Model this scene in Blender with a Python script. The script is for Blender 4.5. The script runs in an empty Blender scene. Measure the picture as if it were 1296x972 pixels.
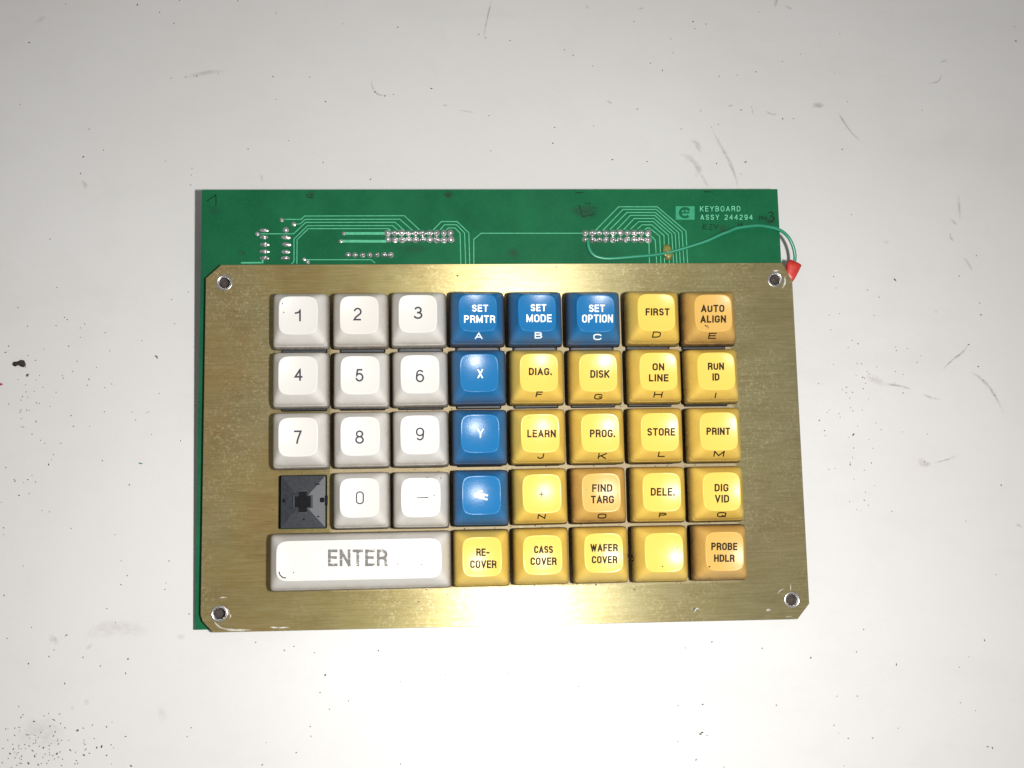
import bpy, bmesh, math, random
from mathutils import Matrix, Vector, Euler, noise
from mathutils.bvhtree import BVHTree

S = bpy.context.scene
COL = S.collection
MM = 0.001
R = math.radians

# ------------------------------------------------------------------ camera, light, exposure
# keyboard frame in millimetres: origin at the key in row 1, column 1, z = 0 at the rim of the caps
F = 1343.119                                   # focal length in pixels of a 1296 px wide picture
CAM = Vector((44.7073, -61.1953, 343.0259))
CROT = (Matrix.Rotation(-0.018496, 3, 'Z') @ Matrix.Rotation(-0.065408, 3, 'Y') @ Matrix.Rotation(0.119047, 3, 'X'))
TILT = R(5.5)                                  # the board lies tilted, its far edge propped up by the connectors below
A = Matrix.Translation((0, 0, 24.5 * MM)) @ Matrix.Rotation(TILT, 4, 'X')

cam_d = bpy.data.cameras.new('camera')
cam = bpy.data.objects.new('camera', cam_d)
COL.objects.link(cam)
cam_d.sensor_width = 36.0
cam_d.lens = F / 1296.0 * 36.0
cam_d.clip_start = 0.005
cam_d.clip_end = 20.0
cam.matrix_world = A @ (Matrix.Translation(CAM * MM) @ CROT.to_4x4())
S.camera = cam

world = bpy.data.worlds.new('World')
S.world = world
world.use_nodes = True
world.node_tree.nodes['Background'].inputs[0].default_value = (1.0, 0.97, 0.94, 1)
world.node_tree.nodes['Background'].inputs[1].default_value = 0.23

fl_d = bpy.data.lights.new('camera_flash', 'AREA')      # the flash beside the lens
fl_d.shape = 'RECTANGLE'
fl_d.size = 0.010
fl_d.size_y = 0.016
fl_d.energy = 1.34
fl_d.spread = R(148)
fl_d.color = (1.0, 0.988, 0.968)
fl = bpy.data.objects.new('camera_flash', fl_d)
COL.objects.link(fl)
fl.matrix_world = A @ (Matrix.Translation((CAM + Vector((50, -2, 4))) * MM) @ CROT.to_4x4() @ Matrix.Rotation(R(8.0), 4, 'Y') @ Matrix.Rotation(R(-11.0), 4, 'X'))

S.view_settings.view_transform = 'Standard'
S.view_settings.look = 'None'
S.view_settings.exposure = 0.0
S.view_settings.gamma = 1.0
S.view_settings.use_curve_mapping = False

# ------------------------------------------------------------------ helpers
def ray(px, py):
    return (CROT @ Vector(((px - 648) / F, -(py - 486) / F, -1))).normalized()

def at(px, py, z):
    """point of the keyboard frame (mm) at height z that the photograph shows at px, py"""
    d = ray(px, py)
    return CAM + d * ((z - CAM.z) / d.z)

A3 = A.to_3x3()
CW = A @ (CAM * MM)
def on_table(px, py, z=0.0):
    d = A3 @ ray(px, py)
    return CW + d * ((z * MM - CW.z) / d.z)    # metres, world

def link(name, me, parent=None, mat=None, loc=None):
    o = bpy.data.objects.new(name, me)
    COL.objects.link(o)
    if parent: o.parent = parent
    if loc is not None: o.location = Vector(loc)
    if mat and not me.materials: me.materials.append(mat)
    return o

def mesh(name, verts, faces, smooth=False, scale=MM):
    me = bpy.data.meshes.new(name)
    me.from_pydata([Vector(v) * scale for v in verts], [], faces)
    if smooth: me.polygons.foreach_set('use_smooth', [True] * len(me.polygons))
    me.update()
    return me

def bm_mesh(name, bm, smooth=False):
    me = bpy.data.meshes.new(name)
    bmesh.ops.recalc_face_normals(bm, faces=bm.faces)
    bm.to_mesh(me); bm.free()
    if smooth: me.polygons.foreach_set('use_smooth', [True] * len(me.polygons))
    return me

def box_bm(bm, cx, cy, z0, z1, w, h, bev=0.0, top=1.0):
    """box in mm with a tapered top"""
    vs = []
    for z, s in ((z0, 1.0), (z1, top)):
        for sx, sy in ((-1, -1), (1, -1), (1, 1), (-1, 1)):
            vs.append(bm.verts.new(Vector((cx + sx * w / 2 * s, cy + sy * h / 2 * s, z)) * MM))
    fs = [bm.faces.new([vs[i] for i in q]) for q in ((3, 2, 1, 0), (4, 5, 6, 7), (0, 1, 5, 4), (1, 2, 6, 5), (2, 3, 7, 6), (3, 0, 4, 7))]
    if bev:
        es = list({e for f in fs for e in f.edges})
        bmesh.ops.bevel(bm, geom=es, offset=bev * MM, segments=2, affect='EDGES', profile=0.5)

def filled(name, outer, holes, z0, z1, bev=0.0):
    """sheet with holes from outlines (mm), between heights z0 and z1"""
    cu = bpy.data.curves.new(name, 'CURVE')
    cu.dimensions = '2D'; cu.fill_mode = 'BOTH'
    cu.extrude = ((z1 - z0) / 2 - bev) * MM
    cu.bevel_depth = bev * MM; cu.bevel_resolution = 1; cu.offset = -bev * MM
    for pts in [outer] + holes:
        sp = cu.splines.new('POLY'); sp.points.add(len(pts) - 1); sp.use_cyclic_u = True
        for i, p in enumerate(pts): sp.points[i].co = (p[0] * MM, p[1] * MM, 0, 1)
    o = bpy.data.objects.new('tmp', cu); COL.objects.link(o)
    dg = bpy.context.evaluated_depsgraph_get(); dg.update()
    me = bpy.data.meshes.new_from_object(o.evaluated_get(dg))
    bpy.data.objects.remove(o); bpy.data.curves.remove(cu)
    me.name = name
    for v in me.vertices: v.co.z += (z0 + z1) / 2 * MM
    return me

def rrect(cx, cy, w, h, r, n=4):
    out = []
    for qx, qy, a0 in ((1, 1, 0), (-1, 1, 90), (-1, -1, 180), (1, -1, 270)):
        for i in range(n + 1):
            a = R(a0 + 90 * i / n)
            out.append((cx + qx * (w / 2 - r) + r * math.cos(a), cy + qy * (h / 2 - r) + r * math.sin(a)))
    return out

def circle(cx, cy, r, n=32):
    return [(cx + r * math.cos(2 * math.pi * i / n), cy + r * math.sin(2 * math.pi * i / n)) for i in range(n)]

def tube(name, pts, rad, seg=10, closed_ends=True):
    verts, faces = [], []
    n = len(pts)
    for i, p in enumerate(pts):
        t = (pts[min(i + 1, n - 1)] - pts[max(i - 1, 0)]).normalized()
        u = t.cross(Vector((0, 0, 1))).normalized(); v = u.cross(t)
        r = rad[i] if isinstance(rad, list) else rad
        for k in range(seg):
            a = 2 * math.pi * k / seg
            verts.append(p + u * (r * math.cos(a)) + v * (r * math.sin(a)))
    for i in range(n - 1):
        for k in range(seg):
            faces.append((i * seg + k, i * seg + (k + 1) % seg, (i + 1) * seg + (k + 1) % seg, (i + 1) * seg + k))
    if closed_ends:
        faces.append(tuple(range(seg))); faces.append(tuple((n - 1) * seg + k for k in reversed(range(seg))))
    return mesh(name, verts, faces, True)

def spline(pts, sub=6):
    out = []
    n = len(pts)
    for i in range(n - 1):
        p0, p1, p2, p3 = pts[max(i - 1, 0)], pts[i], pts[i + 1], pts[min(i + 2, n - 1)]
        for k in range(sub):
            t = k / sub
            out.append(0.5 * ((2 * p1) + (p2 - p0) * t + (2 * p0 - 5 * p1 + 4 * p2 - p3) * t * t + (3 * p1 - p0 - 3 * p2 + p3) * t ** 3))
    out.append(pts[-1])
    return out

def stroke_shape(lines, w):
    """strokes (lists of px points) as ribbons in px; returns verts, faces"""
    vs, fs = [], []
    for ln in lines:
        pts = []
        for i in range(len(ln) - 1):
            a, b = Vector(ln[i]), Vector(ln[i + 1]); k = max(1, int((b - a).length / 2.0))
            pts += [a.lerp(b, j / k) for j in range(k)]
        pts.append(Vector(ln[-1]))
        base = len(vs)
        for i, p in enumerate(pts):
            t = (pts[min(i + 1, len(pts) - 1)] - pts[max(i - 1, 0)]).normalized()
            nrm = Vector((-t.y, t.x)) * w / 2
            vs += [tuple(p + nrm), tuple(p - nrm)]
        for i in range(len(pts) - 1):
            b = base + 2 * i
            fs.append((b, b + 1, b + 3, b + 2))
    return vs, fs

def arc(cx, cy, rx, ry, a0, a1, n=12):
    return [(cx + rx * math.cos(R(a0 + (a1 - a0) * i / n)), cy + ry * math.sin(R(a0 + (a1 - a0) * i / n))) for i in range(n + 1)]
_C = [(1, .70)] + arc(.5, .76, .5, .24, 0, 180) + arc(.5, .24, .5, .24, 180, 360) + [(1, .30)]
_O = arc(.5, .76, .5, .24, 0, 180) + arc(.5, .24, .5, .24, 180, 360) + [(1, .76)]
_P = [(0, 1), (.5, 1)] + arc(.5, .74, .5, .26, 90, -90) + [(0, .48)]
GL = {  # centre lines in a unit box and the relative width of each letter
 'A': (.62, [[(0, 0), (.5, 1), (1, 0)], [(.17, .27), (.83, .27)]]), 'B': (.56, [[(0, 0), (0, 1)], [(0, 1), (.5, 1)] + arc(.5, .765, .44, .235, 90, -90) + [(0, .53)], [(.4, .53), (.5, .53)] + arc(.5, .265, .5, .265, 90, -90) + [(0, 0)]]),
 'C': (.55, [_C]), 'D': (.56, [[(0, 0), (0, 1)], [(0, 1), (.4, 1)] + arc(.4, .7, .6, .3, 90, 0) + arc(.4, .3, .6, .3, 0, -90) + [(0, 0)]]),
 'E': (.48, [[(0, 0), (0, 1)], [(0, 1), (1, 1)], [(0, .52), (.9, .52)], [(0, 0), (1, 0)]]), 'F': (.46, [[(0, 0), (0, 1)], [(0, 1), (1, 1)], [(0, .5), (.88, .5)]]),
 'G': (.57, [_C + [(1, .44), (.55, .44)]]), 'H': (.57, [[(0, 0), (0, 1)], [(1, 0), (1, 1)], [(0, .52), (1, .52)]]), 'I': (.0, [[(0, 0), (0, 1)]]),
 'J': (.45, [[(1, 1), (1, .25)] + arc(.5, .25, .5, .25, 0, -180) + [(0, .32)]]), 'K': (.58, [[(0, 0), (0, 1)], [(1, 1), (.02, .36)], [(.32, .56), (1, 0)]]),
 'L': (.45, [[(0, 1), (0, 0), (1, 0)]]), 'M': (.74, [[(0, 0), (0, 1)], [(0, 1), (.5, .1), (1, 1)], [(1, 1), (1, 0)]]), 'N': (.57, [[(0, 0), (0, 1)], [(0, 1), (1, 0)], [(1, 0), (1, 1)]]),
 'O': (.57, [_O]), 'P': (.54, [[(0, 0), (0, 1)], _P]), 'Q': (.6, [_O, [(.62, .26), (1, .0)]]), 'R': (.56, [[(0, 0), (0, 1)], _P, [(.55, .48), (.92, .36), (1, 0)]]),
 'S': (.52, [arc(.5, .76, .5, .24, 8, 262) + arc(.5, .26, .5, .26, 82, -172)]), 'T': (.54, [[(0, 1), (1, 1)], [(.5, 1), (.5, 0)]]), 'U': (.56, [[(0, 1), (0, .25)] + arc(.5, .25, .5, .25, 180, 360) + [(1, 1)]]),
 'V': (.6, [[(0, 1), (.5, 0), (1, 1)]]), 'W': (.86, [[(0, 1), (.26, 0), (.5, .92), (.74, 0), (1, 1)]]), 'X': (.58, [[(0, 0), (1, 1)], [(0, 1), (1, 0)]]), 'Y': (.58, [[(0, 1), (.5, .45), (1, 1)], [(.5, .45), (.5, 0)]]),
 '0': (.56, [_O]), '1': (.4, [[(0, .72), (.55, .77), (.88, .88), (1, 1), (1, 0)]]), '2': (.56, [arc(.5, .71, .48, .29, 170, -38) + [(.2, .2), (0, 0), (1, 0)]]),
 '3': (.56, [arc(.47, .755, .43, .245, 165, -90) + arc(.47, .265, .53, .265, 90, -165)]), '4': (.58, [[(.74, 0), (.74, 1), (0, .3), (1, .3)]]),
 '5': (.56, [[(.92, 1), (.2, 1), (.07, .46)] + arc(.48, .325, .5, .325, 140, -165)]), '6': (.56, [arc(.52, .68, .46, .32, 32, 180) + [(.03, .45)] + [(.02, .3)], arc(.5, .32, .49, .32, 0, 360, 22)]),
 '7': (.56, [[(0, 1), (1, 1), (.62, .52), (.42, .2), (.36, 0)]]), '8': (.56, [arc(.5, .765, .42, .235, 0, 360, 20), arc(.5, .265, .5, .265, 0, 360, 22)]), '9': (.56, [arc(.48, .32, .46, .32, 212, 360) + [(.97, .55), (.98, .7)], arc(.5, .68, .49, .32, 0, 360, 22)]),
 '.': (.0, [[(0, 0), (0, .07)]]), '-': (.32, [[(0, .42), (1, .42)]]), '+': (.5, [[(0, .5), (1, .5)], [(.5, 0), (.5, 1)]]), ' ': (.4, []),
}
def glyphs(txt, cx, cy, w, h, sw, gap=None, shear=0.0):
    """lay out a word as centre lines in px, so that ink fills the box w by h round cx, cy"""
    gap = (0.18 if gap is None else gap)
    adv, x = [], 0.0
    for ch in txt:
        gw = GL[ch][0]; adv.append((x, gw)); x += gw + gap + sw / h
    tot = max(x - gap - sw / h, 1e-6)
    k = (w - sw) / tot if tot > 0.01 else 0
    out = []
    for ch, (x0, gw) in zip(txt, adv):
        for ln in GL[ch][1]:
            o_ = []
            for u, v in ln:
                yy = v * (h - sw) + sw / 2
                o_.append((cx - w / 2 + sw / 2 + (x0 + u * gw) * k + (yy - h / 2) * shear, cy + h / 2 - yy))
            out.append(o_)
    if tot <= 0.01: out = [[(cx + (y_ * -1 + cy) * shear, y_) for _, y_ in ln] for ln in out]
    return out
def stroke_px(lines, w):
    """square-ended ribbons in px; each line gets a layer number so that crossings never share a plane"""
    vs, fs, lay_ = [], [], []
    for li, ln in enumerate(lines):
        pts = [Vector(ln[0])]
        for p in ln[1:]:
            p = Vector(p)
            if (p - pts[-1]).length < 0.25: continue
            a = pts[-1]; k = max(1, int((p - a).length / 1.1))
            pts += [a.lerp(p, j / k) for j in range(1, k + 1)]
        if len(pts) < 2: pts.append(pts[0] + Vector((0, -0.5)))
        curved = len(ln) > 12
        e_ = 0.02 if curved and (Vector(ln[0]) - Vector(ln[-1])).length > 0.8 * w else 0.5
        d = (pts[0] - pts[1]).normalized(); pts[0] = pts[0] + d * w * e_
        d = (pts[-1] - pts[-2]).normalized(); pts[-1] = pts[-1] + d * w * e_
        base = len(vs); n = len(pts)
        for i, p in enumerate(pts):
            d0 = (pts[i] - pts[i - 1]).normalized() if i else (pts[1] - pts[0]).normalized()
            d1 = (pts[i + 1] - pts[i]).normalized() if i < n - 1 else d0
            n0 = Vector((-d0.y, d0.x)); n1 = Vector((-d1.y, d1.x)); m_ = n0 + n1
            m_ = n0 if m_.length < 1e-3 else m_.normalized()
            q = m_ * (w / 2 / max(0.45, m_.dot(n0)))
            vs += [tuple(p + q), tuple(p - q)]; lay_ += [li, li]
        for i in range(n - 1):
            b = base + 2 * i; fs.append((b, b + 1, b + 3, b + 2))
    return vs, fs, lay_

# ------------------------------------------------------------------ materials
class NT:
    def __init__(s, name):
        s.m = bpy.data.materials.new(name); s.m.use_nodes = True
        s.t = s.m.node_tree; s.b = s.t.nodes['Principled BSDF']; s.out = s.t.nodes['Material Output']
    def n(s, typ, **kw):
        nd = s.t.nodes.new(typ)
        for k, v in kw.items():
            if k.startswith('i_'):
                k2 = k[2:]
                nd.inputs[int(k2) if k2.isdigit() else k2.replace('_', ' ')].default_value = v
            else: setattr(nd, k, v)
        return nd
    def l(s, a, b): s.t.links.new(a, b)
    def coord(s, scale=(1, 1, 1), rnd=False):
        tc = s.n('ShaderNodeTexCoord'); mp = s.n('ShaderNodeMapping'); mp.inputs['Scale'].default_value = scale
        s.l(tc.outputs['Object'], mp.inputs['Vector'])
        if rnd:
            oi = s.n('ShaderNodeObjectInfo'); ml = s.n('ShaderNodeMath', operation='MULTIPLY'); ml.inputs[1].default_value = 50
            s.l(oi.outputs['Random'], ml.inputs[0]); s.l(ml.outputs[0], mp.inputs['Location'])
        return mp.outputs[0]
    def noise(s, vec, scale, detail=4, rough=0.6):
        nd = s.n('ShaderNodeTexNoise', i_Scale=scale, i_Detail=detail, i_Roughness=rough); s.l(vec, nd.inputs['Vector'])
        return nd.outputs['Fac']
    def ramp(s, fac, stops):
        nd = s.n('ShaderNodeValToRGB'); el = nd.color_ramp.elements
        while len(el) < len(stops): el.new(0.5)
        for e, (p, c) in zip(el, stops): e.position = p; e.color = c if len(c) == 4 else (*c, 1)
        s.l(fac, nd.inputs[0]); return nd.outputs[0]
    def mix(s, fac, a, b, mode='MIX'):
        nd = s.n('ShaderNodeMix', data_type='RGBA', blend_type=mode)
        for sock, v in ((nd.inputs[0], fac), (nd.inputs[6], a), (nd.inputs[7], b)):
            if isinstance(v, (int, float)): sock.default_value = v
            elif isinstance(v, tuple): sock.default_value = v if len(v) == 4 else (*v, 1)
            else: s.l(v, sock)
        return nd.outputs[2]
    def math(s, op, a, b=0.0, clamp=False):
        nd = s.n('ShaderNodeMath', operation=op, use_clamp=clamp)
        for sock, v in ((nd.inputs[0], a), (nd.inputs[1], b)):
            if isinstance(v, (int, float)): sock.default_value = v
            else: s.l(v, sock)
        return nd.outputs[0]
    def attr(s, name):
        return s.n('ShaderNodeAttribute', attribute_type='OBJECT', attribute_name=name).outputs['Fac']
    def bump(s, h, strength, dist):
        nd = s.n('ShaderNodeBump', i_Strength=strength, i_Distance=dist); s.l(h, nd.inputs['Height']); s.l(nd.outputs[0], s.b.inputs['Normal'])
    def set(s, **kw):
        for k, v in kw.items():
            sk = s.b.inputs[k.replace('_', ' ')]
            if isinstance(v, (int, float)): sk.default_value = v
            elif isinstance(v, tuple): sk.default_value = v if len(v) == 4 else (*v, 1)
            else: s.l(v, sk)
        return s.m

G0, G1 = (0, 0, 0, 1), (1, 1, 1, 1)

def mat_table():
    t = NT('white_laminate'); c = t.coord()
    big = t.noise(c, 9, 3, 0.5); mid = t.noise(c, 60, 5, 0.7); fine = t.noise(c, 1500, 2, 0.7)
    col = t.ramp(big, [(0.3, (0.60, 0.59, 0.577)), (0.7, (0.635, 0.628, 0.618))])
    col = t.mix(t.math('MULTIPLY', t.ramp(mid, [(0.5, G0), (0.8, G1)]), 0.25), col, (0.52, 0.51, 0.49))
    col = t.mix(t.math('MULTIPLY', t.ramp(fine, [(0.5, G0), (0.75, G1)]), 0.10), col, (0.40, 0.39, 0.37))
    st = t.noise(t.coord((0.35, 1, 1)), 22, 5, 0.75)
    col = t.mix(t.math('MULTIPLY', t.ramp(st, [(0.52, G0), (0.72, G1)]), 0.22), col, (0.50, 0.485, 0.46))
    t.bump(t.noise(c, 2500, 2, 0.6), 0.25, 0.00005)
    return t.set(Base_Color=col, Roughness=t.ramp(mid, [(0.3, (0.36,) * 3), (0.7, (0.5,) * 3)]), Specular_IOR_Level=0.3)

def mat_plate():
    t = NT('yellow_chromate_metal'); c = t.coord(); br = t.coord((0.03, 1, 1))
    blot = t.noise(c, 38, 5, 0.6); blot2 = t.noise(c, 17, 3, 0.5)
    lines = t.noise(br, 3600, 3, 0.7); coarse = t.noise(br, 900, 3, 0.6)
    spk = t.noise(c, 1300, 3, 0.7); patch = t.noise(c, 28, 3, 0.6)
    col = t.ramp(blot, [(0.30, (0.335, 0.235, 0.078)), (0.5, (0.33, 0.27, 0.098)), (0.72, (0.29, 0.265, 0.112))])
    col = t.mix(t.math('MULTIPLY', t.ramp(blot2, [(0.45, G0), (0.7, G1)]), 0.5), col, (0.30, 0.28, 0.17))
    # browner oxide along the left edge, greyer to the right
    sx = t.n('ShaderNodeSeparateXYZ'); tc = t.n('ShaderNodeTexCoord'); t.l(tc.outputs['Object'], sx.inputs[0])
    lf = t.n('ShaderNodeMapRange'); t.l(sx.outputs[0], lf.inputs[0])
    lf.inputs[1].default_value = -0.032; lf.inputs[2].default_value = 0.012; lf.inputs[3].default_value = 0.75; lf.inputs[4].default_value = 0.0
    col = t.mix(t.math('MULTIPLY', lf.outputs[0], t.ramp(blot, [(0.35, G1), (0.7, (0.2, 0.2, 0.2, 1))])), col, (0.33, 0.195, 0.07))
    rt = t.n('ShaderNodeMapRange'); t.l(sx.outputs[0], rt.inputs[0])
    rt.inputs[1].default_value = 0.08; rt.inputs[2].default_value = 0.165; rt.inputs[3].default_value = 0.0; rt.inputs[4].default_value = 0.6
    col = t.mix(rt.outputs[0], col, (0.25, 0.215, 0.110))
    col = t.mix(t.math('MULTIPLY', t.ramp(lines, [(0.4, G0), (0.62, G1)]), 0.26), col, (0.56, 0.49, 0.30))
    tar = t.noise(t.coord((0.5, 1, 1)), 95, 6, 0.75)
    col = t.mix(t.math('MULTIPLY', t.ramp(tar, [(0.48, G0), (0.68, G1)]), 0.38), col, (0.19, 0.145, 0.062))
    sm = t.math('MULTIPLY', t.ramp(spk, [(0.52, G0), (0.68, G1)]), t.ramp(patch, [(0.42, (0.06, 0.06, 0.06, 1)), (0.60, G1)]))
    col = t.mix(t.math('MULTIPLY', sm, 0.42), col, (0.80, 0.70, 0.42))  # glints of the metal grain painted in as light gold specks
    h = t.math('ADD', t.math('MULTIPLY', lines, 0.6), t.math('ADD', t.math('MULTIPLY', coarse, 0.4), t.math('MULTIPLY', spk, 0.12)))
    t.bump(h, 0.22, 0.00006)
    tg = t.n('ShaderNodeCombineXYZ'); tg.inputs[1].default_value = 1.0
    t.l(tg.outputs[0], t.b.inputs['Tangent'])
    # dull packed dirt on the webs between the keys, where no cloth reaches
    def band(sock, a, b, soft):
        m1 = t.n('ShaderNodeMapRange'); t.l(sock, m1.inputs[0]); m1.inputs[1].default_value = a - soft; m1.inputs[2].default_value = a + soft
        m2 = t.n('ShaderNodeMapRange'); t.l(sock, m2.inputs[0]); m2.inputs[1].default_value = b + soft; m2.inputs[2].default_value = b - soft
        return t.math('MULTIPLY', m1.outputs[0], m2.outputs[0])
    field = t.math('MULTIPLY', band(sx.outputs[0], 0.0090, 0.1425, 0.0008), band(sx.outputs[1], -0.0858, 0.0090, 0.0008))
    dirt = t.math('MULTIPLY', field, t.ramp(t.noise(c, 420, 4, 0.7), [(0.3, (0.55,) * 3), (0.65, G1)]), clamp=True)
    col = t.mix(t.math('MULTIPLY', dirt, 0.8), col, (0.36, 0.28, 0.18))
    met = t.math('SUBTRACT', 0.62, t.math('MULTIPLY', dirt, 0.55))
    rgh = t.mix(dirt, t.ramp(blot, [(0.3, (0.31,) * 3), (0.7, (0.41,) * 3)]), (0.8, 0.8, 0.8))
    return t.set(Base_Color=col, Metallic=met, Roughness=rgh, Anisotropic=0.85)

def mat_cap(name, top, side, grime_col, rough=0.36):
    t = NT(name); c = t.coord(rnd=True); tc = t.n('ShaderNodeTexCoord')
    sx = t.n('ShaderNodeSeparateXYZ'); t.l(tc.outputs['Object'], sx.inputs[0])
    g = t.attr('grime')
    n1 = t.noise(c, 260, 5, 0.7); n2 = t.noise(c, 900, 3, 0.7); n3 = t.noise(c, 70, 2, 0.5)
    # grime and wall shade painted together, stronger towards the skirt; face kept clean
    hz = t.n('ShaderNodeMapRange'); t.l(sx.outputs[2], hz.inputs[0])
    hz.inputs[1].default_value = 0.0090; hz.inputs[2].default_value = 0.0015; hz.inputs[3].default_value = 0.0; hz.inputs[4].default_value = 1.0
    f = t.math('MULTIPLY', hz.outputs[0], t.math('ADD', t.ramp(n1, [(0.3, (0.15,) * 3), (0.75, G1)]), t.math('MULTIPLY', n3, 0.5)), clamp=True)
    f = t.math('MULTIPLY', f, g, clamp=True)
    col = t.mix(t.math('MULTIPLY', g, 0.25), top, side)
    oi = t.n('ShaderNodeObjectInfo')
    col = t.mix(t.math('MULTIPLY', oi.outputs['Random'], 0.16), col, side)
    col = t.mix(t.math('MULTIPLY', t.ramp(n3, [(0.35, G0), (0.7, G1)]), 0.14), col, side)
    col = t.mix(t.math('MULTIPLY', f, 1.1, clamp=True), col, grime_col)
    spots = t.math('MULTIPLY', t.ramp(t.noise(c, 1100, 2, 0.5), [(0.74, G0), (0.78, G1)]), 0.6)
    col = t.mix(spots, col, grime_col)
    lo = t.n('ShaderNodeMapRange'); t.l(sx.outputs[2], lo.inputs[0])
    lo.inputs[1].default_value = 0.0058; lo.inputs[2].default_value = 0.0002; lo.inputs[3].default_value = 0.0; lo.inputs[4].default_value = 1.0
    dirt_and_shade = t.math('MULTIPLY', t.math('POWER', lo.outputs[0], 1.3), t.math('ADD', t.ramp(n2, [(0.3, (0.25,) * 3), (0.6, G1)]), 0.15), clamp=True)  # skirt dirt and the curved wall's shade, both put into the colour
    col = t.mix(t.math('MULTIPLY', dirt_and_shade, 0.9), col, tuple(x * 0.28 for x in grime_col))
    t.bump(t.math('ADD', t.math('MULTIPLY', n2, 0.4), t.noise(c, 3600, 2, 0.7)), 0.7, 0.00003)
    rr = t.mix(t.math('MAXIMUM', t.math('MULTIPLY', lo.outputs[0], 0.9), t.math('MULTIPLY', f, 0.8)), t.ramp(n1, [(0.3, (rough - 0.03,) * 3), (0.75, (rough + 0.06,) * 3)]), (0.75, 0.75, 0.75))
    sp = t.math('MULTIPLY', t.math('SUBTRACT', 1.0, t.math('MULTIPLY', lo.outputs[0], 0.8)), t.attr('shine'))
    return t.set(Base_Color=col, Roughness=rr, Specular_IOR_Level=sp)

def mat_ink(name, colr, rough=0.5):
    t = NT(name); c = t.coord((0.55, 1.25, 1.0), rnd=True); w = t.attr('wear')
    n = t.noise(c, 1500, 3, 0.75)
    tr = t.n('ShaderNodeBsdfTransparent'); mx = t.n('ShaderNodeMixShader')
    thr = t.math('SUBTRACT', 1.06, t.math('MULTIPLY', w, 0.62))
    a = t.math('MULTIPLY', t.math('SUBTRACT', thr, n), 6.0, clamp=True)
    t.l(a, mx.inputs[0]); t.l(tr.outputs[0], mx.inputs[1]); t.l(t.b.outputs[0], mx.inputs[2]); t.l(mx.outputs[0], t.out.inputs[0])
    return t.set(Base_Color=colr, Roughness=rough, Specular_IOR_Level=0.06)

def mat_plain(name, colr, rough=0.5, metal=0.0, var=0.25, scale=400, spec=0.5, bump=0.0):
    t = NT(name); c = t.coord(rnd=True); n = t.noise(c, scale, 4, 0.65)
    col = t.ramp(n, [(0.3, tuple(x * (1 - var) for x in colr)), (0.7, tuple(min(1, x * (1 + var)) for x in colr))])
    if bump: t.bump(n, bump, 0.00008)
    return t.set(Base_Color=col, Roughness=rough, Metallic=metal, Specular_IOR_Level=spec)

def mat_pcb():
    t = NT('green_solder_mask'); c = t.coord()
    n = t.noise(c, 45, 5, 0.65); n2 = t.noise(c, 1400, 2, 0.6); n3 = t.noise(c, 14, 3, 0.5)
    col = t.ramp(n, [(0.3, (0.005, 0.082, 0.033)), (0.7, (0.010, 0.122, 0.048))])
    col = t.mix(t.math('MULTIPLY', t.ramp(n3, [(0.5, G0), (0.75, G1)]), 0.65), col, (0.010, 0.052, 0.030))
    col = t.mix(t.math('MULTIPLY', t.ramp(n2, [(0.5, G0), (0.75, G1)]), 0.25), col, (0.015, 0.17, 0.09))
    t.bump(n2, 0.12, 0.00003)
    return t.set(Base_Color=col, Roughness=0.27, Specular_IOR_Level=0.22)

def mat_smudge(name, colr):
    t = NT(name); c = t.coord(rnd=True)
    fade = t.n('ShaderNodeAttribute', attribute_type='GEOMETRY', attribute_name='fade').outputs['Fac']
    n = t.noise(c, 450, 6, 0.8)
    a = t.math('MULTIPLY', t.ramp(n, [(0.34, G0), (0.64, G1)]), t.math('MULTIPLY', fade, t.attr('strength')), clamp=True)
    tr = t.n('ShaderNodeBsdfTransparent'); mx = t.n('ShaderNodeMixShader')
    t.l(a, mx.inputs[0]); t.l(tr.outputs[0], mx.inputs[1]); t.l(t.b.outputs[0], mx.inputs[2]); t.l(mx.outputs[0], t.out.inputs[0])
    return t.set(Base_Color=colr, Roughness=0.6)

M = {}
M['table'] = mat_table()
M['plate'] = mat_plate()
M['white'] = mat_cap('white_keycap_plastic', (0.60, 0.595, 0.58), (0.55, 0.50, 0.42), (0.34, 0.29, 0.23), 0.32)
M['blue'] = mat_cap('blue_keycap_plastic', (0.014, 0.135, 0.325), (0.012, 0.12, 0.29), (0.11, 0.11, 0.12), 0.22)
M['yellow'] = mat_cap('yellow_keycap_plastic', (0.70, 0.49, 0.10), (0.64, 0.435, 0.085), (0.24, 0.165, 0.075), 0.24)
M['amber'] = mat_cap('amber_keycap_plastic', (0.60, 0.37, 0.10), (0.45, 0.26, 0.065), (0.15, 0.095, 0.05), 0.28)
M['ink_dark'] = mat_ink('dark_legend_ink', (0.024, 0.018, 0.010))
M['ink_grey'] = mat_ink('grey_legend_ink', (0.045, 0.045, 0.062))
M['ink_worn'] = mat_ink('worn_grey_ink', (0.16, 0.155, 0.15))
M['ink_white'] = mat_ink('white_legend_ink', (0.85, 0.90, 0.92))
M['ink_marker'] = mat_ink('dark_marker_ink', (0.012, 0.035, 0.02), 0.35)
M['switch'] = mat_plain('grey_black_switch_plastic', (0.024, 0.027, 0.033), 0.45, 0, 0.3, 900, 0.25, 0.3)
M['switch_dark'] = mat_plain('dark_switch_core', (0.005, 0.005, 0.007), 0.6, 0, 0.3, 900, 0.08)
M['pcb'] = mat_pcb()
M['pcb_core'] = mat_plain('bare_board_edge', (0.16, 0.19, 0.08), 0.6)
M['trace'] = mat_plain('masked_copper_trace', (0.09, 0.42, 0.24), 0.3, 0.1, 0.2, 700)
M['emblem'] = mat_plain('masked_copper_block', (0.035, 0.28, 0.15), 0.3, 0.0, 0.15, 700)
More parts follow.
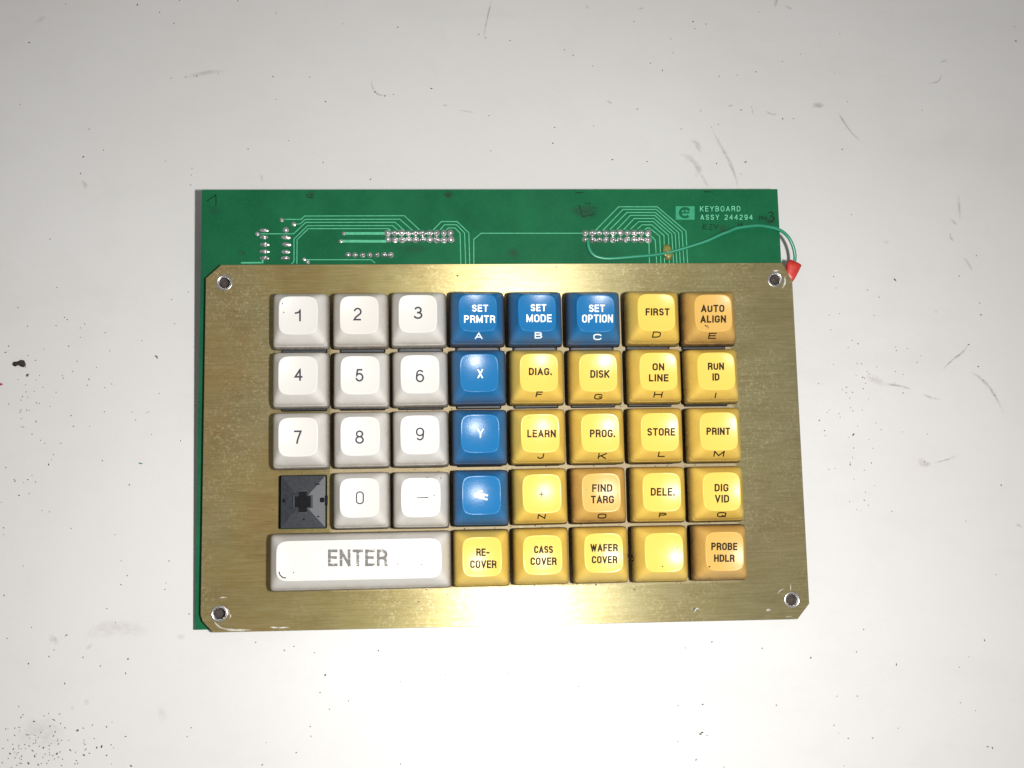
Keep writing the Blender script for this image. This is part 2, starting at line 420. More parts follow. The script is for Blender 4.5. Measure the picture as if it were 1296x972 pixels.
M['silk'] = mat_plain('etched_copper_lettering', (0.16, 0.56, 0.36), 0.35, 0, 0.2, 900)
M['solder'] = mat_plain('solder', (0.68, 0.66, 0.67), 0.29, 0.88, 0.25, 1500, 0.5, 0.6)
M['nut'] = mat_plain('bare_steel_insert', (0.72, 0.70, 0.68), 0.25, 1.0, 0.2, 1500)
M['wire'] = mat_plain('green_wire_insulation', (0.02, 0.22, 0.12), 0.3, 0, 0.1, 300)
M['red'] = mat_plain('red_crimp_sleeve', (0.47, 0.032, 0.022), 0.4, 0, 0.2, 500)
M['glue'] = mat_plain('yellowed_glue', (0.17, 0.17, 0.045), 0.22, 0, 0.4, 600, 0.6, 0.5)
M['chip'] = mat_plain('black_moulding', (0.02, 0.02, 0.02), 0.45)
M['speck'] = mat_plain('dark_grit', (0.085, 0.065, 0.055), 0.7, 0, 0.5, 3000)
M['crumb'] = mat_plain('black_crumb', (0.028, 0.018, 0.013), 0.6, 0, 0.9, 2500, 0.4, 0.6)
M['crumb_brown'] = mat_plain('brown_crumb', (0.13, 0.055, 0.035), 0.7, 0, 0.5, 1500)
M['crumb_red'] = mat_plain('red_crumb', (0.35, 0.03, 0.04), 0.7, 0, 0.4, 1500)
M['crumb_green'] = mat_plain('green_flake', (0.01, 0.16, 0.10), 0.5, 0, 0.3, 1500)
M['smudge_grey'] = mat_smudge('grey_scuff', (0.24, 0.225, 0.20))
M['smudge_brown'] = mat_smudge('brown_stain', (0.40, 0.29, 0.22))
M['smudge_board'] = mat_smudge('board_soot', (0.012, 0.03, 0.018))
M['smudge_white'] = mat_smudge('bright_scratch', (0.85, 0.85, 0.80))

# ------------------------------------------------------------------ the table
N = 40
tv, tf = [], []
for j in range(N + 1):
    for i in range(N + 1):
        tv.append(((i / N - 0.5) * 1.6 + 0.06, (j / N - 0.5) * 1.3, 0))
for j in range(N):
    for i in range(N):
        a = j * (N + 1) + i
        tf.append((a, a + 1, a + N + 2, a + N + 1))
table = link('tabletop', mesh('tabletop', tv, tf, scale=1), None, M['table'])
table['kind'] = 'structure'; table['label'] = 'worn off-white laminate tabletop with scuffs and specks'

# ------------------------------------------------------------------ keyboard root
kb = bpy.data.objects.new('keyboard', None); COL.objects.link(kb)
kb.empty_display_size = 0.01
kb.matrix_world = A
kb['label'] = 'numeric and function keypad with white, blue and yellow keys in a brass-coloured plate'
kb['category'] = 'keyboard'

P = 19.05
ZP = -6.5          # top of the face plate
ZB = -11.5         # top of the circuit board

# face plate with one cutout per switch
outer = [at(x, y, ZP) for x, y in ((279.8, 335.2), (989.8, 332.6), (1002.8, 356), (1024.3, 764), (1009.6, 783.6), (270.6, 800.5), (264, 794.5), (256.5, 786.5), (253.9, 778), (260.6, 352.2))]
grid = [(c, r) for r in range(5) for c in range(8) if not (r == 4 and c in (0, 2))]
holes = [rrect(c * P - (0.3 if (c, r) == (0, 3) else 0), -r * P - 0.3, 15.6 if (c, r) == (0, 3) else 15.0, 17.3, 0.5, 3) for c, r in grid]
HP = [at(x, y, ZP) for x, y in ((283.9, 357.8), (981.0, 353.7), (277.6, 776.7), (1002.6, 759.4))]
holes += [circle(p.x, p.y, 2.05) for p in HP]
plate = link('faceplate', filled('faceplate', [(p.x, p.y) for p in outer], holes, ZP - 2.4, ZP, 0.10), kb, M['plate'])
plate.data.materials.append(mat_plain('shaded_plate_edge', (0.075, 0.066, 0.05), 0.6, 0.2, 0.4, 900))  # shade on the plate's outer sides, put into a darker colour
for f_ in plate.data.polygons:
    c_ = f_.center / MM
    if abs(f_.normal.z) < 0.35 and (c_.x < -28 or c_.x > 158 or c_.y < -93 or c_.y > 13): f_.material_index = 1
plate['label'] = 'yellow-chromated brushed metal plate with clipped corners'

def insert_mesh():
    prof = [(2.06, -1.2), (2.06, 0.02), (2.5, 0.05), (2.62, 0.11), (2.5, 0.20), (2.3, 0.15), (2.15, 0.16), (1.88, -0.15), (1.72, -0.35), (1.66, -0.6), (1.72, -0.9), (1.66, -1.2), (1.72, -1.5), (1.66, -1.8), (1.72, -2.1), (1.66, -2.4), (1.70, -4.0), (2.9, -4.0), (2.9, -1.6)]
    n = 48; vs, fs = [], []
    for k, (r, z) in enumerate(prof):
        for i in range(n):
            a = 2 * math.pi * i / n
            rr = r + (0.12 * (i % 2) if k in (2, 3, 4) else 0)
            vs.append((rr * math.cos(a), rr * math.sin(a), z))
    for k in range(len(prof) - 1):
        for i in range(n):
            fs.append((k * n + i, k * n + (i + 1) % n, (k + 1) * n + (i + 1) % n, (k + 1) * n + i))
    return mesh('threaded_insert', vs, fs, True)
ins = insert_mesh(); ins.materials.append(M['nut'])
shade_disc = mesh('bore_shade', [(1.75 * math.cos(2 * math.pi * i / 24), 1.75 * math.sin(2 * math.pi * i / 24), -3.6) for i in range(24)], [tuple(range(24))]); shade_disc.materials.append(M['crumb'])  # black disc added inside the bore, painting the hole's shade
for p in HP:
    ins_o = link('threaded_insert', ins, plate, None, (p.x * MM, p.y * MM, ZP * MM))
    link('bore_shade', shade_disc, ins_o)

# scuffs and pits on the plate
def ribbon(name, pxs, width, mat, parent, strength, z=None, table_z=0.0):
    """soft-edged worn streak lying on the table (z None) or on the plane z of the keyboard"""
    pts = []
    for x, y in pxs:
        pts.append(on_table(x, y, table_z) * 1000 if z is None else at(x, y, z))
    if len(pts) > 2: pts = spline(pts, 5)
    else: pts = [pts[0].lerp(pts[1], k / 6) for k in range(7)]
    vs, fs, fade = [], [], []
    n = len(pts)
    for i, p in enumerate(pts):
        t = (pts[min(i + 1, n - 1)] - pts[max(i - 1, 0)]).normalized()
        u = Vector((-t.y, t.x, 0))
        e = min(1.0, 3.0 * min(i, n - 1 - i) / (n - 1))
        wd = width * (0.5 + 0.5 * e) * (0.8 + 0.4 * noise.noise(p * 0.5))
        for k, w in enumerate((-1, -0.5, 0, 0.5, 1)):
            vs.append(p + u * (w * wd / 2)); fade.append(e * (0, 0.7, 1, 0.7, 0)[k])
    for i in range(n - 1):
        for k in range(4):
            a = i * 5 + k; fs.append((a, a + 1, a + 6, a + 5))
    me = mesh(name, vs, fs)
    at_ = me.attributes.new('fade', 'FLOAT', 'POINT')
    at_.data.foreach_set('value', fade)
    o = link(name, me, parent, mat); o['strength'] = strength
    return o
for pts, w in ((((274, 793), (290, 797), (306, 797.5), (320, 797)), 1.0), (((277, 757), (283, 756), (288, 757)), 0.8), (((341, 793.5), (352, 794.5), (368, 794)), 0.9), (((270, 785), (276, 792), (284, 796)), 0.6),
               (((993, 349), (993.5, 358), (989.5, 366)), 0.9), (((978, 343), (986, 342.5)), 0.7), (((1000.5, 738), (1000.8, 749)), 0.5), (((984, 752), (988, 747), (994, 745)), 0.4), (((286, 775), (292, 779), (289, 784)), 0.7),
               (((969, 772), (976, 772)), 1.0), (((878, 776), (882, 770), (885, 772)), 0.6), (((993, 781), (1003, 780)), 0.5), (((286, 780), (290, 775), (287, 769)), 0.5)):
    ribbon('scratch', pts, w, M['smudge_white'], plate, 1.0, ZP + 0.02)
pit = mesh('pit_mark', [(0.35 * math.cos(a) * (1 + .3 * math.sin(3 * a)), 0.3 * math.sin(a), 0.012) for a in [2 * math.pi * i / 10 for i in range(10)]], [tuple(range(10))])
pit.materials.append(M['speck'])
for x, y, s in ((579, 349, 1.0), (535, 349.5, 0.6), (803, 746, 0.9), (879, 771, 1.5), (530, 761.5, 0.7), (567, 752.5, 0.6), (922, 757, 0.6), (754, 740, 0.9), (620, 748, 0.5), (908, 756, 0.4), (704, 338, 0.7)):
    p = at(x, y, ZP); o = link('pit_mark', pit, plate, None, (p.x * MM, p.y * MM, (ZP + 0.005) * MM)); o.scale = (s, s, 1)

# ------------------------------------------------------------------ switches
def switch_meshes():
    bm = bmesh.new()
    box_bm(bm, 0, 0, -9.6, -4.1, 14.5, 17.0, 0.35)
    body = bm_mesh('switch_housing', bm)
    # shallow hipped top, four facets running up to the stem opening
    bm = bmesh.new()
    o = [(-7.05, -8.3), (7.05, -8.3), (7.05, 8.3), (-7.05, 8.3)]; i_ = [(-0.3, -0.5), (0.3, -0.5), (0.3, 0.5), (-0.3, 0.5)]
    vo = [bm.verts.new(Vector((x, y, -4.09)) * MM) for x, y in o]; vi = [bm.verts.new(Vector((x, y, -2.95)) * MM) for x, y in i_]
    for k in range(4): bm.faces.new((vo[k], vo[(k + 1) % 4], vi[(k + 1) % 4], vi[k]))
    bm.faces.new(vi)
    top = bm_mesh('hipped_cover', bm)
    a, b, h, w = 1.45, 1.9, 3.45, 2.75   # plus-shaped opening inside the cover
    plus = [(a, h), (a, b), (w, b), (w, -b), (a, -b), (a, -h), (-a, -h), (-a, -b), (-w, -b), (-w, b), (-a, b), (-a, h)]
    rim = filled('stem_collar', [(x * 1.12, y * 1.1) for x, y in plus], [[(x * .93, y * .95) for x, y in plus]], -4.0, -2.6, 0.05)
    well = filled('well_shade', [(x * .98, y * .98) for x, y in plus], [], -3.9, -2.9, 0.0)  # black floor paints the shade of a deeper opening
    s = 0.5
    stem = filled('stem', [(x * s, y * s) for x, y in plus], [], -3.0, -2.66, 0.06)
    return body, top, rim, stem, well
swb, swt, swr, sws, sww = switch_meshes()
for me_, m_ in ((swb, 'switch'), (swt, 'switch'), (swr, 'switch'), (sws, 'switch_dark'), (sww, 'switch_dark')): me_.materials.append(M[m_])
bm = bmesh.new()
for sx in (1,):
    box_bm(bm, sx * 7.35, 0.3, -6, -3.9, 0.9, 3.2, 0.15)
clip = bm_mesh('side_clip', bm); clip.materials.append(M['switch_dark'])
bm = bmesh.new()
box_bm(bm, 6.1, 0.5, -4.2, -3.35, 1.4, 1.5, 0.3); box_bm(bm, -6.1, 0.5, -4.2, -3.7, 1.0, 1.1, 0.2); box_bm(bm, 4.6, 5.6, -4.2, -3.45, 1.4, .4, 0.1); box_bm(bm, 0.3, -5.6, -4.2, -3.45, .5, .6, 0.1); box_bm(bm, 4.9, -4.8, -4.2, -3.45, .7, .4, 0.1)
dim = bm_mesh('moulding_stud', bm); dim.materials.append(M['switch_dark'])
for c, r in grid:
    s = link('key_switch', swb, kb, None, (c * P * MM, (-r * P - 0.3) * MM, -1.5 * MM))
    link('hipped_cover', swt, s)
    link('stem_collar', swr, s); link('stem', sws, s); link('well_shade', sww, s)
    if (c, r) == (0, 3):
        s['label'] = 'bare dark grey switch with a cross-shaped stem where its keycap is missing'
        link('side_clip', clip, s); link('moulding_stud', dim, s)

# ------------------------------------------------------------------ keycaps
HC, TY = 9.6, 0.79
def sup(n, k, N_=56):
    a = 2 * math.pi * k / N_
    c, s_ = math.cos(a), math.sin(a)
    # even spacing along the sides
    r = (abs(c) ** n + abs(s_) ** n) ** (-1.0 / n)
    return c * r, s_ * r
def cap_mesh(name, ex=0.0, base=9.02, top=6.02, dish=0.62):
    """lofted cap: ex stretches it sideways (half the extra length), ring = (half size, roundness, height)"""
    N_ = 96
    rings = [(base - 0.5, 24, 0.0), (base - 0.03, 24, 0.0), (base, 24, 0.06), (base - 0.08, 23, 0.9), (base - 0.18, 21, 1.9), (base - 0.32, 19, 2.9), (base - 0.52, 16.5, 3.9), (base - 0.78, 14, 4.85), (base - 1.10, 11.8, 5.7), (base - 1.47, 9.8, 6.5), (base - 1.86, 8.0, 7.25), (base - 2.22, 6.6, 7.95), (base - 2.50, 5.6, 8.5), (base - 2.71, 4.9, 9.0), (top + 0.10, 4.5, 9.42), (top + 0.03, 4.5, 9.54), (top - 0.07, 4.5, 9.58)]
    ext = ex * 0.0
    vs, fs = [], []
    def put(hf, n, z, dished, tt):
        for k in range(N_):
            u, v = sup(n, k, N_)
            x = u * hf; y = v * hf
            rr = (x * x + y * y) / (top * top)
            zz = z + (dish * (rr - 1.25) * dished)
            x += (math.copysign(1, x) if abs(x) > 1e-6 else 0) * (ex - (0.0 if not ex else 0.18 * tt))
            vs.append((x, y + TY * tt, zz))
    for hf, n, z in rings:
        tt = max(0, min(1, z / 9.5)) ** 1.2
        dd = max(0, min(1, (z - 6.5) / 3.0)) ** 2
        put(hf, n, z, dd, tt)
    for s_ in (0.95, 0.86, 0.72, 0.55, 0.36, 0.16):
        put((top - 0.07) * s_, 4.5 - (1 - s_) * 2.0, 9.58, 1, 1)
    nr = len(rings) + 6
    for j in range(nr - 1):
        for k in range(N_):
            fs.append((j * N_ + k, j * N_ + (k + 1) % N_, (j + 1) * N_ + (k + 1) % N_, (j + 1) * N_ + k))
    fs.append(tuple((nr - 1) * N_ + k for k in range(N_)))
    # underside, set back inside the skirt
    b0 = len(vs)
    for k in range(N_):
        x, y, z = vs[k]; vs.append((x * 0.99, y * 0.98, 4.0))
    for k in range(N_): fs.append((k, b0 + k, b0 + (k + 1) % N_, (k + 1) % N_))
    fs.append(tuple(b0 + k for k in reversed(range(N_))))
    me = mesh(name, vs, fs, True)
    bm = bmesh.new(); bm.from_mesh(me); bmesh.ops.triangulate(bm, faces=bm.faces); bm.to_mesh(me); bm.free()
    return me

cap_src = {k: cap_mesh('keycap_' + k) for k in ('white', 'blue', 'yellow', 'amber')}
for k, m_ in cap_src.items(): m_.materials.append(M[k]); m_.name = 'keycap'
enter_me = cap_mesh('enter_keycap', ex=19.4, dish=0.35); enter_me.materials.append(M['white'])

def bvh_of(me):
    bm = bmesh.new(); bm.from_mesh(me); b = BVHTree.FromBMesh(bm); bm.free(); return b
BV = {k: bvh_of(m_) for k, m_ in cap_src.items()}; BV['enter'] = bvh_of(enter_me)

def lay(name, vs, fs, bv, loc, parent, mat, off=0.035, wear=0.1, layers=None):
    """press flat px shapes onto the surface of a cap"""
    o0 = CAM - loc; out = []
    for i_, (x, y) in enumerate(vs):
        d = ray(x, y)
        hit = bv.ray_cast(o0 * MM, d)
        if hit[0] is None: out.append((at(x, y, HC) - loc)); continue
        out.append(hit[0] / MM + hit[1] * (off + (layers[i_] * 0.005 if layers else 0)))
    me = mesh(name, out, fs)
    o = link(name, me, parent, mat); o['wear'] = wear
    return o

def legend(txt, cx, cy, w, h, cap, bv, loc, mat, wear=0.1, sw=1.8, shear=0.0):
    vs, fs, ly = stroke_px(glyphs(txt, cx, cy, w, h, sw, None, shear), sw)
    return lay('legend', vs, fs, bv, loc, cap, mat, 0.06, wear, ly)

D, GR, W = 'ink_dark', 'ink_grey', 'ink_white'
BO = 1.95
# kind, col, row, (left, right, top, bottom) of the skirt in the photograph, grime, label, legends (text, cx, cy, w, h, ink, wear, bold, shear)
def T(t, cx, cy, w, h, ink=D, wear=0.12, bold=BO, shear=0.0): return (t, cx, cy, w, h, ink, wear, bold, shear)
def SUB(t, cx, cy, w, h, ink=D): return (t, cx, cy, w * .93, h * 1.16, ink, 0.0, 1.5, 0.2 if ink == D else 0.0)
caps = [
 ('white', (347.4, 417, 373.1, 444.1), .5, 'white key marked 1', [T('1', 376.8, 398.9, 7.7, 15.1, GR, .03, 2.15)]),
 ('white', (421.8, 492.4, 373, 443), .95, 'white key marked 2 with yellowed, grimy sides', [T('2', 452.3, 397.2, 10.6, 16.2, GR, .06, 2.1)]),
 ('white', (495.3, 565.2, 371.3, 442.8), .6, 'white key marked 3', [T('3', 529.8, 396.2, 11, 15.8, GR, .03, 2.15)]),
 ('blue', (567.7, 639, 371, 441), .95, 'blue key marked SET PRMTR and A', [T('SET', 607.2, 390.5, 20.4, 8.8, W, .05, 1.65), T('PRMTR', 606.7, 404.4, 39.4, 9.5, W, .05, 1.65), SUB('A', 605.7, 425.3, 10.5, 7.0, W)]),
 ('blue', (641, 711.2, 371, 441), .95, 'blue key marked SET MODE and B', [T('SET', 681, 389.9, 19.8, 8.9, W, .05, 1.65), T('MODE', 681.7, 403.4, 32, 9.7, W, .05, 1.65), SUB('B', 680.9, 424.7, 10.3, 7, W)]),
 ('blue', (713.5, 785, 371, 441), .95, 'blue key marked SET OPTION and C', [T('SET', 755.9, 390.1, 19.9, 9.2, W, .05, 1.65), T('OPTION', 756.7, 403.1, 39, 10, W, .05, 1.65), SUB('C', 756.6, 426.2, 11, 6.8, W)]),
 ('yellow', (788.0, 858.6, 371, 439.8), .7, 'yellow key marked FIRST and D', [T('FIRST', 831.7, 395.2, 30.5, 9.3), SUB('D', 830.6, 423.7, 11.4, 6.8)]),
 ('amber', (859.7, 929.0, 371, 439.8), .9, 'amber key marked AUTO ALIGN and E', [T('AUTO', 902.4, 390.1, 29.4, 9.3), T('ALIGN', 903, 403.5, 32.3, 9.2), SUB('E', 901.9, 424.5, 10.7, 6.8)]),
 ('white', (346.4, 418, 447, 518.5), .55, 'white key marked 4', [T('4', 378, 474.3, 10.2, 15.2, GR, .03, 2.15)]),
 ('white', (421.8, 494.3, 447, 519), .6, 'white key marked 5', [T('5', 454.6, 475.5, 10.6, 16.2, GR, .06, 2.1)]),
 ('white', (496.7, 566.9, 446.6, 516.6), .85, 'white key marked 6 with yellowed sides', [T('6', 531, 476.2, 10.8, 16, GR, .16, 2.0)]),
 ('blue', (569.3, 641, 444.1, 514.7), .95, 'blue key marked X', [T('X', 607.7, 472.7, 6.8, 11.3, W, .35, 1.7)]),
 ('yellow', (642.5, 714.5, 443.5, 515), .65, 'yellow key marked DIAG. and F', [T('DIAG.', 683.5, 470.3, 29.3, 9.3, D, .2), SUB('F', 682.2, 498.9, 8.8, 6.2)]),
 ('yellow', (716.5, 787.5, 443.2, 514.5), .6, 'yellow key marked DISK and G', [T('DISK', 759.3, 472.9, 24.3, 9.9, D, .2), SUB('G', 757.4, 501.5, 11, 6.3)]),
 ('yellow', (790, 861.4, 442.3, 513.6), .6, 'yellow key marked ON LINE and H', [T('ON', 832.7, 464.4, 15, 9.3, D, .25), T('LINE', 833.1, 478.4, 25, 9.3, D, .2), SUB('H', 832.5, 499.4, 11.9, 6.3)]),
 ('yellow', (863, 931.8, 442.3, 513.6), .65, 'yellow key marked RUN ID and I', [T('RUN', 905.9, 464, 20.5, 9.3, D, .3), T('ID', 905.8, 477.6, 9, 9.3, D, .2), SUB('I', 905.2, 500.6, 4.4, 5.8)]),
 ('white', (345.5, 419, 522.6, 595), .7, 'white key marked 7', [T('7', 377, 553.3, 9.7, 17, GR, .03, 2.15)]),
 ('white', (422.8, 494.3, 521.6, 593.5), .85, 'white key marked 8 with yellowed sides', [T('8', 455, 553.1, 11, 17, GR, .1, 2.0)]),
 ('white', (497.2, 567.8, 520.6, 592), .85, 'white key marked 9 with grimy sides', [T('9', 531.8, 549.6, 11, 16.6, GR, .2, 2.0)]),
 ('blue', (570, 643.3, 518.5, 590.3), .95, 'blue key marked Y', [T('Y', 608.3, 548, 8, 11, W, .4, 1.6)]),
 ('yellow', (644.6, 715.6, 518, 589.5), .55, 'yellow key marked LEARN and J, its lettering half worn off', [T('LEARN', 685.1, 548.4, 36.3, 9.8, D, 0.57), SUB('J', 684.2, 576.5, 8.5, 6.5)]),
 ('yellow', (718.5, 789.5, 517.5, 589), .6, 'yellow key marked PROG. and K', [T('PROG.', 762.1, 548.4, 32, 10, D, 0.52), SUB('K', 761.8, 576.8, 11.4, 6.6)]),
 ('yellow', (792.3, 862.6, 516, 588), .55, 'yellow key marked STORE and L', [T('STORE', 836.3, 546.1, 35.5, 9.8, D, .35), SUB('L', 837, 574.3, 9.7, 6)]),
 ('yellow', (866.0, 935.4, 516, 587.4), .6, 'yellow key marked PRINT and M', [T('PRINT', 909.2, 545.8, 30, 9.3, D, .25), SUB('M', 910.2, 574.1, 14.4, 6.3)]),
 ('white', (422.4, 494.3, 598, 670), .75, 'white key marked 0', [T('0', 456, 630.4, 10.2, 16.4, GR, .12, 1.55)]),
 ('white', (497.2, 568.8, 597, 669.5), .75, 'white key marked with a minus sign', []),
 ('blue', (571.6, 644.6, 595, 666.3), .95, 'blue key with a worn white arrow', []),
 ('yellow', (646.4, 718, 593.4, 664), .6, 'yellow key with a worn star and N', [T('+', 684.8, 625.8, 6, 6.3, 'ink_worn', .62, 1.4), SUB('N', 685, 653.7, 10.8, 5.2)]),
 ('amber', (720.5, 791.5, 592.3, 662.5), .8, 'amber key marked FIND TARG and O', [T('FIND', 762.5, 617.7, 25.6, 9.8, D, 0.52), T('TARG', 762.7, 632.2, 29.2, 9.8, D, .2), SUB('O', 762, 653, 11.9, 5.7)]),
 ('yellow', (795.2, 866.5, 591.7, 661), .55, 'yellow key marked DELE. and P', [T('DELE.', 839.3, 622.2, 30.5, 10, D, 0.47), SUB('P', 839.3, 651.4, 10.2, 5.2)]),
 ('yellow', (869, 938.6, 590.8, 660.4), .65, 'yellow key marked DIG VID and Q', [T('DIG', 912.7, 616.9, 17.8, 9.7, D, .2), T('VID', 913.4, 630.9, 18, 9.8, D, .2), SUB('Q', 912.9, 650.8, 12.4, 5.8)]),
 ('enter', (346.4, 568.8, 673.2, 746.3), .8, 'wide white key marked ENTER', [T('ENTER', 452.8, 706, 75.4, 21.3, 'ink_worn', .64, 3.6)]),
 ('yellow', (573, 645, 670, 742), .55, 'yellow key marked RE-COVER', [T('RE-', 611.4, 698.5, 17, 9.8, D, 0.57), T('COVER', 612, 713.7, 33.5, 10, D, 0.55)]),
 ('yellow', (648, 719.7, 667.8, 739.6), .55, 'yellow key marked CASS COVER', [T('CASS', 688.5, 695.2, 24, 9.5, D, 0.55), T('COVER', 688.5, 710, 33.2, 9.8, D, 0.47)]),
 ('yellow', (722, 795.2, 665.6, 738.6), .55, 'yellow key marked WAFER COVER', [T('WAFER', 764.5, 693.8, 34.8, 9.8, D, 0.52), T('COVER', 765, 708.9, 32.4, 9.4, D, 0.47)]),
 ('yellow', (796.9, 869.9, 664.8, 737), .6, 'blank yellow key with a chipped left edge', []),
 ('amber', (872.4, 943.7, 663, 735.2), .85, 'amber key marked PROBE HDLR', [T('PROBE', 917, 691.1, 33, 9.6, D, .3), T('HDLR', 917.1, 706, 26, 9.4, D, .25)]),
]
tilt_rnd = random.Random(21)
for kind, (l, r_, t_, b_), grime, lab, legs in caps:
    loc = at((l + r_) / 2, (t_ + b_) / 2, 0.0)
    loc = Vector((loc.x, loc.y, 0.0))
    me_ = enter_me if kind == 'enter' else cap_src[kind]
    cap = link('keycap', me_, kb, None, loc * MM)
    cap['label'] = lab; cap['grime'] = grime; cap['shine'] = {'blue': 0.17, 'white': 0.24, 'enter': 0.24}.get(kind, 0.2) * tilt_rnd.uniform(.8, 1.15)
    for (tx, cx, cy, w, h, ink, wear, bold, shear) in legs:
        o = legend(tx, cx, cy, w, h, cap, BV[kind], loc, M[ink], wear, bold, shear)
    cap.rotation_euler = (R(tilt_rnd.uniform(-.9, .9)), R(tilt_rnd.uniform(-.9, .9)), R(tilt_rnd.uniform(-.35, .35))) if kind != 'enter' else (0, 0, 0)
    if 'minus' in lab:
        vs, fs = stroke_shape([[(526.8, 630.2), (541.6, 629.6)]], 1.3); lay('legend', vs, fs, BV[kind], loc, cap, M[GR], .035, .4)
        vs, fs = stroke_shape([[(539.5, 604.3), (541.5, 604.9)], [(548.5, 626.3), (549.6, 627)], [(557, 604.5), (558, 605.5)]], 1.2); lay('stain', vs, fs, BV[kind], loc, cap, M[D], .03, .3)
    if 'arrow' in lab:
        vs, fs = stroke_shape([[(600, 628), (607, 622.5), (611, 621.5)], [(600, 628), (608, 630), (617, 632.5)], [(603, 626), (612, 626), (617.5, 627.5)], [(606, 629), (613, 628.5)]], 2.2); lay('legend', vs, fs, BV[kind], loc, cap, M[W], .035, .35)
    if 'ENTER' in lab:
        vs, fs = stroke_shape([[(353, 723.5), (354.5, 728), (358, 731), (362, 731.5)], [(371, 724.5), (372, 725)], [(503, 713.8), (504.2, 714)], [(533, 714), (534, 714.5)]], 1.5); lay('stain', vs, fs, BV[kind], loc, cap, M[D], .04, .45)
    if 'blank' in lab:
        vs, fs = stroke_shape([[(797.5, 700), (800.5, 704), (803, 707)], [(797.5, 706), (801, 704)], [(798, 712), (802.5, 708.5)]], 1.4); lay('stain', vs, fs, BV[kind], loc, cap, M[D], .04, .35)
        vs, fs = stroke_shape([[(838, 716.5), (839.6, 717)], [(857.5, 693), (858.5, 693.4)]], 1.3); lay('stain', vs, fs, BV[kind], loc, cap, M[D], .04, .2)
    if 'marked 1' in lab:
        vs, fs = stroke_shape([[(357, 383), (358, 385)], [(358.5, 394.5), (359.5, 396)]], 1.0); lay('stain', vs, fs, BV[kind], loc, cap, M[D], .04, .4)
    if 'ALIGN' in lab:
        vs, fs = stroke_shape([[(892.5, 411), (894, 412.5), (896.5, 412)], [(896, 414), (897, 415)]], 1.3); lay('stain', vs, fs, BV[kind], loc, cap, M[D], .04, .4)
    if 'HDLR' in lab:
        vs, fs = stroke_shape([[(897.5, 716.5), (899.5, 717.2)]], 1.6); lay('stain', vs, fs, BV[kind], loc, cap, M[D], .04, .5)

# crusted dirt along the edges of the key openings
rnd = random.Random(8)
dv, df = [], []
for _ in range(560):
    c, r = rnd.uniform(-0.5, 7.5), rnd.uniform(-0.5, 4.5)
    if rnd.random() < 0.5: c = round(c + 0.5) - 0.5 + rnd.gauss(0, 0.02)
    else: r = round(r + 0.5) - 0.5 + rnd.gauss(0, 0.02)
    if r > 3.55 and c < 2.4 and abs(r - 4.5) > .1: continue
    x, y = c * P, -r * P - 0.2; b = len(dv); r0 = rnd.uniform(.06, .2); st = rnd.uniform(.7, 1.8)
    for ring_, z in ((1.0, 0.0), (0.6, 0.8 * r0)):
        for k in range(5):
            a = 2 * math.pi * k / 5; q = rnd.uniform(.7, 1.2)
            dv.append((x + r0 * ring_ * math.cos(a) * q * st, y + r0 * ring_ * math.sin(a) * q, ZP + 0.01 + z))
    for k in range(5): df.append((b + k, b + (k + 1) % 5, b + 5 + (k + 1) % 5, b + 5 + k))
    df.append(tuple(b + 5 + k for k in range(5)))
dirt_and_shade = link('dirt_crumbs', mesh('dirt_crumbs', dv, df), kb, mat_plain('brown_dirt', (0.10, 0.065, 0.035), 0.8, 0, 0.5, 2500))
dirt_and_shade['kind'] = 'stuff'

# ------------------------------------------------------------------ circuit board
TL, TR, BL = at(255.6, 240.1, ZB), at(983.9, 239.3, ZB), at(246.2, 797.2, ZB)
TR2 = at(989.2, 333, ZB)
BR = Vector((TR2.x + (TR2.x - TR.x) * ((BL.y - TR2.y) / (TR2.y - TR.y)) * 0.0 + 0.2, BL.y - 0.2, ZB))
board = link('circuit_board', filled('circuit_board', [(p.x, p.y) for p in (TL, TR, BR, BL)], [], ZB - 1.6, ZB, 0.0), kb, M['pcb'])
board['label'] = 'green printed circuit board showing above and left of the plate'
board.data.materials.append(M['pcb_core'])
for pl_ in board.data.polygons:
    if abs(pl_.normal.z) < 0.5: pl_.material_index = 1

def flat_px(vs, z): return [Vector((*(at(x, y, z).xy), z)) for x, y in vs]

def trace(pts, w=0.42):
    """raised copper track under the mask, mitred at its bends"""
    q = [at(x, y, ZB) for x, y in pts]
    vs, fs = [], []
    n = len(q)
    for i, p in enumerate(q):
        d0 = (q[i] - q[i - 1]).normalized() if i else (q[1] - q[0]).normalized()
        d1 = (q[i + 1] - q[i]).normalized() if i < n - 1 else d0
        n0, n1 = Vector((-d0.y, d0.x, 0)), Vector((-d1.y, d1.x, 0))
        m_ = (n0 + n1).normalized(); k = w / 2 / max(0.5, m_.dot(n0))
        for s_, z in ((1, 0.0), (0.82, 0.06), (-0.82, 0.06), (-1, 0.0)):
            v = p + m_ * (k * s_); vs.append((v.x, v.y, ZB + z))
    for i in range(n - 1):
        for k in range(3):
            a = i * 4 + k; fs.append((a, a + 1, a + 5, a + 4))
    o = link('trace', mesh('trace', vs, fs), board, M['trace'])
    return o
def b81(l): return [(720 + x / 8.1, 250 + y / 8.1) for x, y in l]
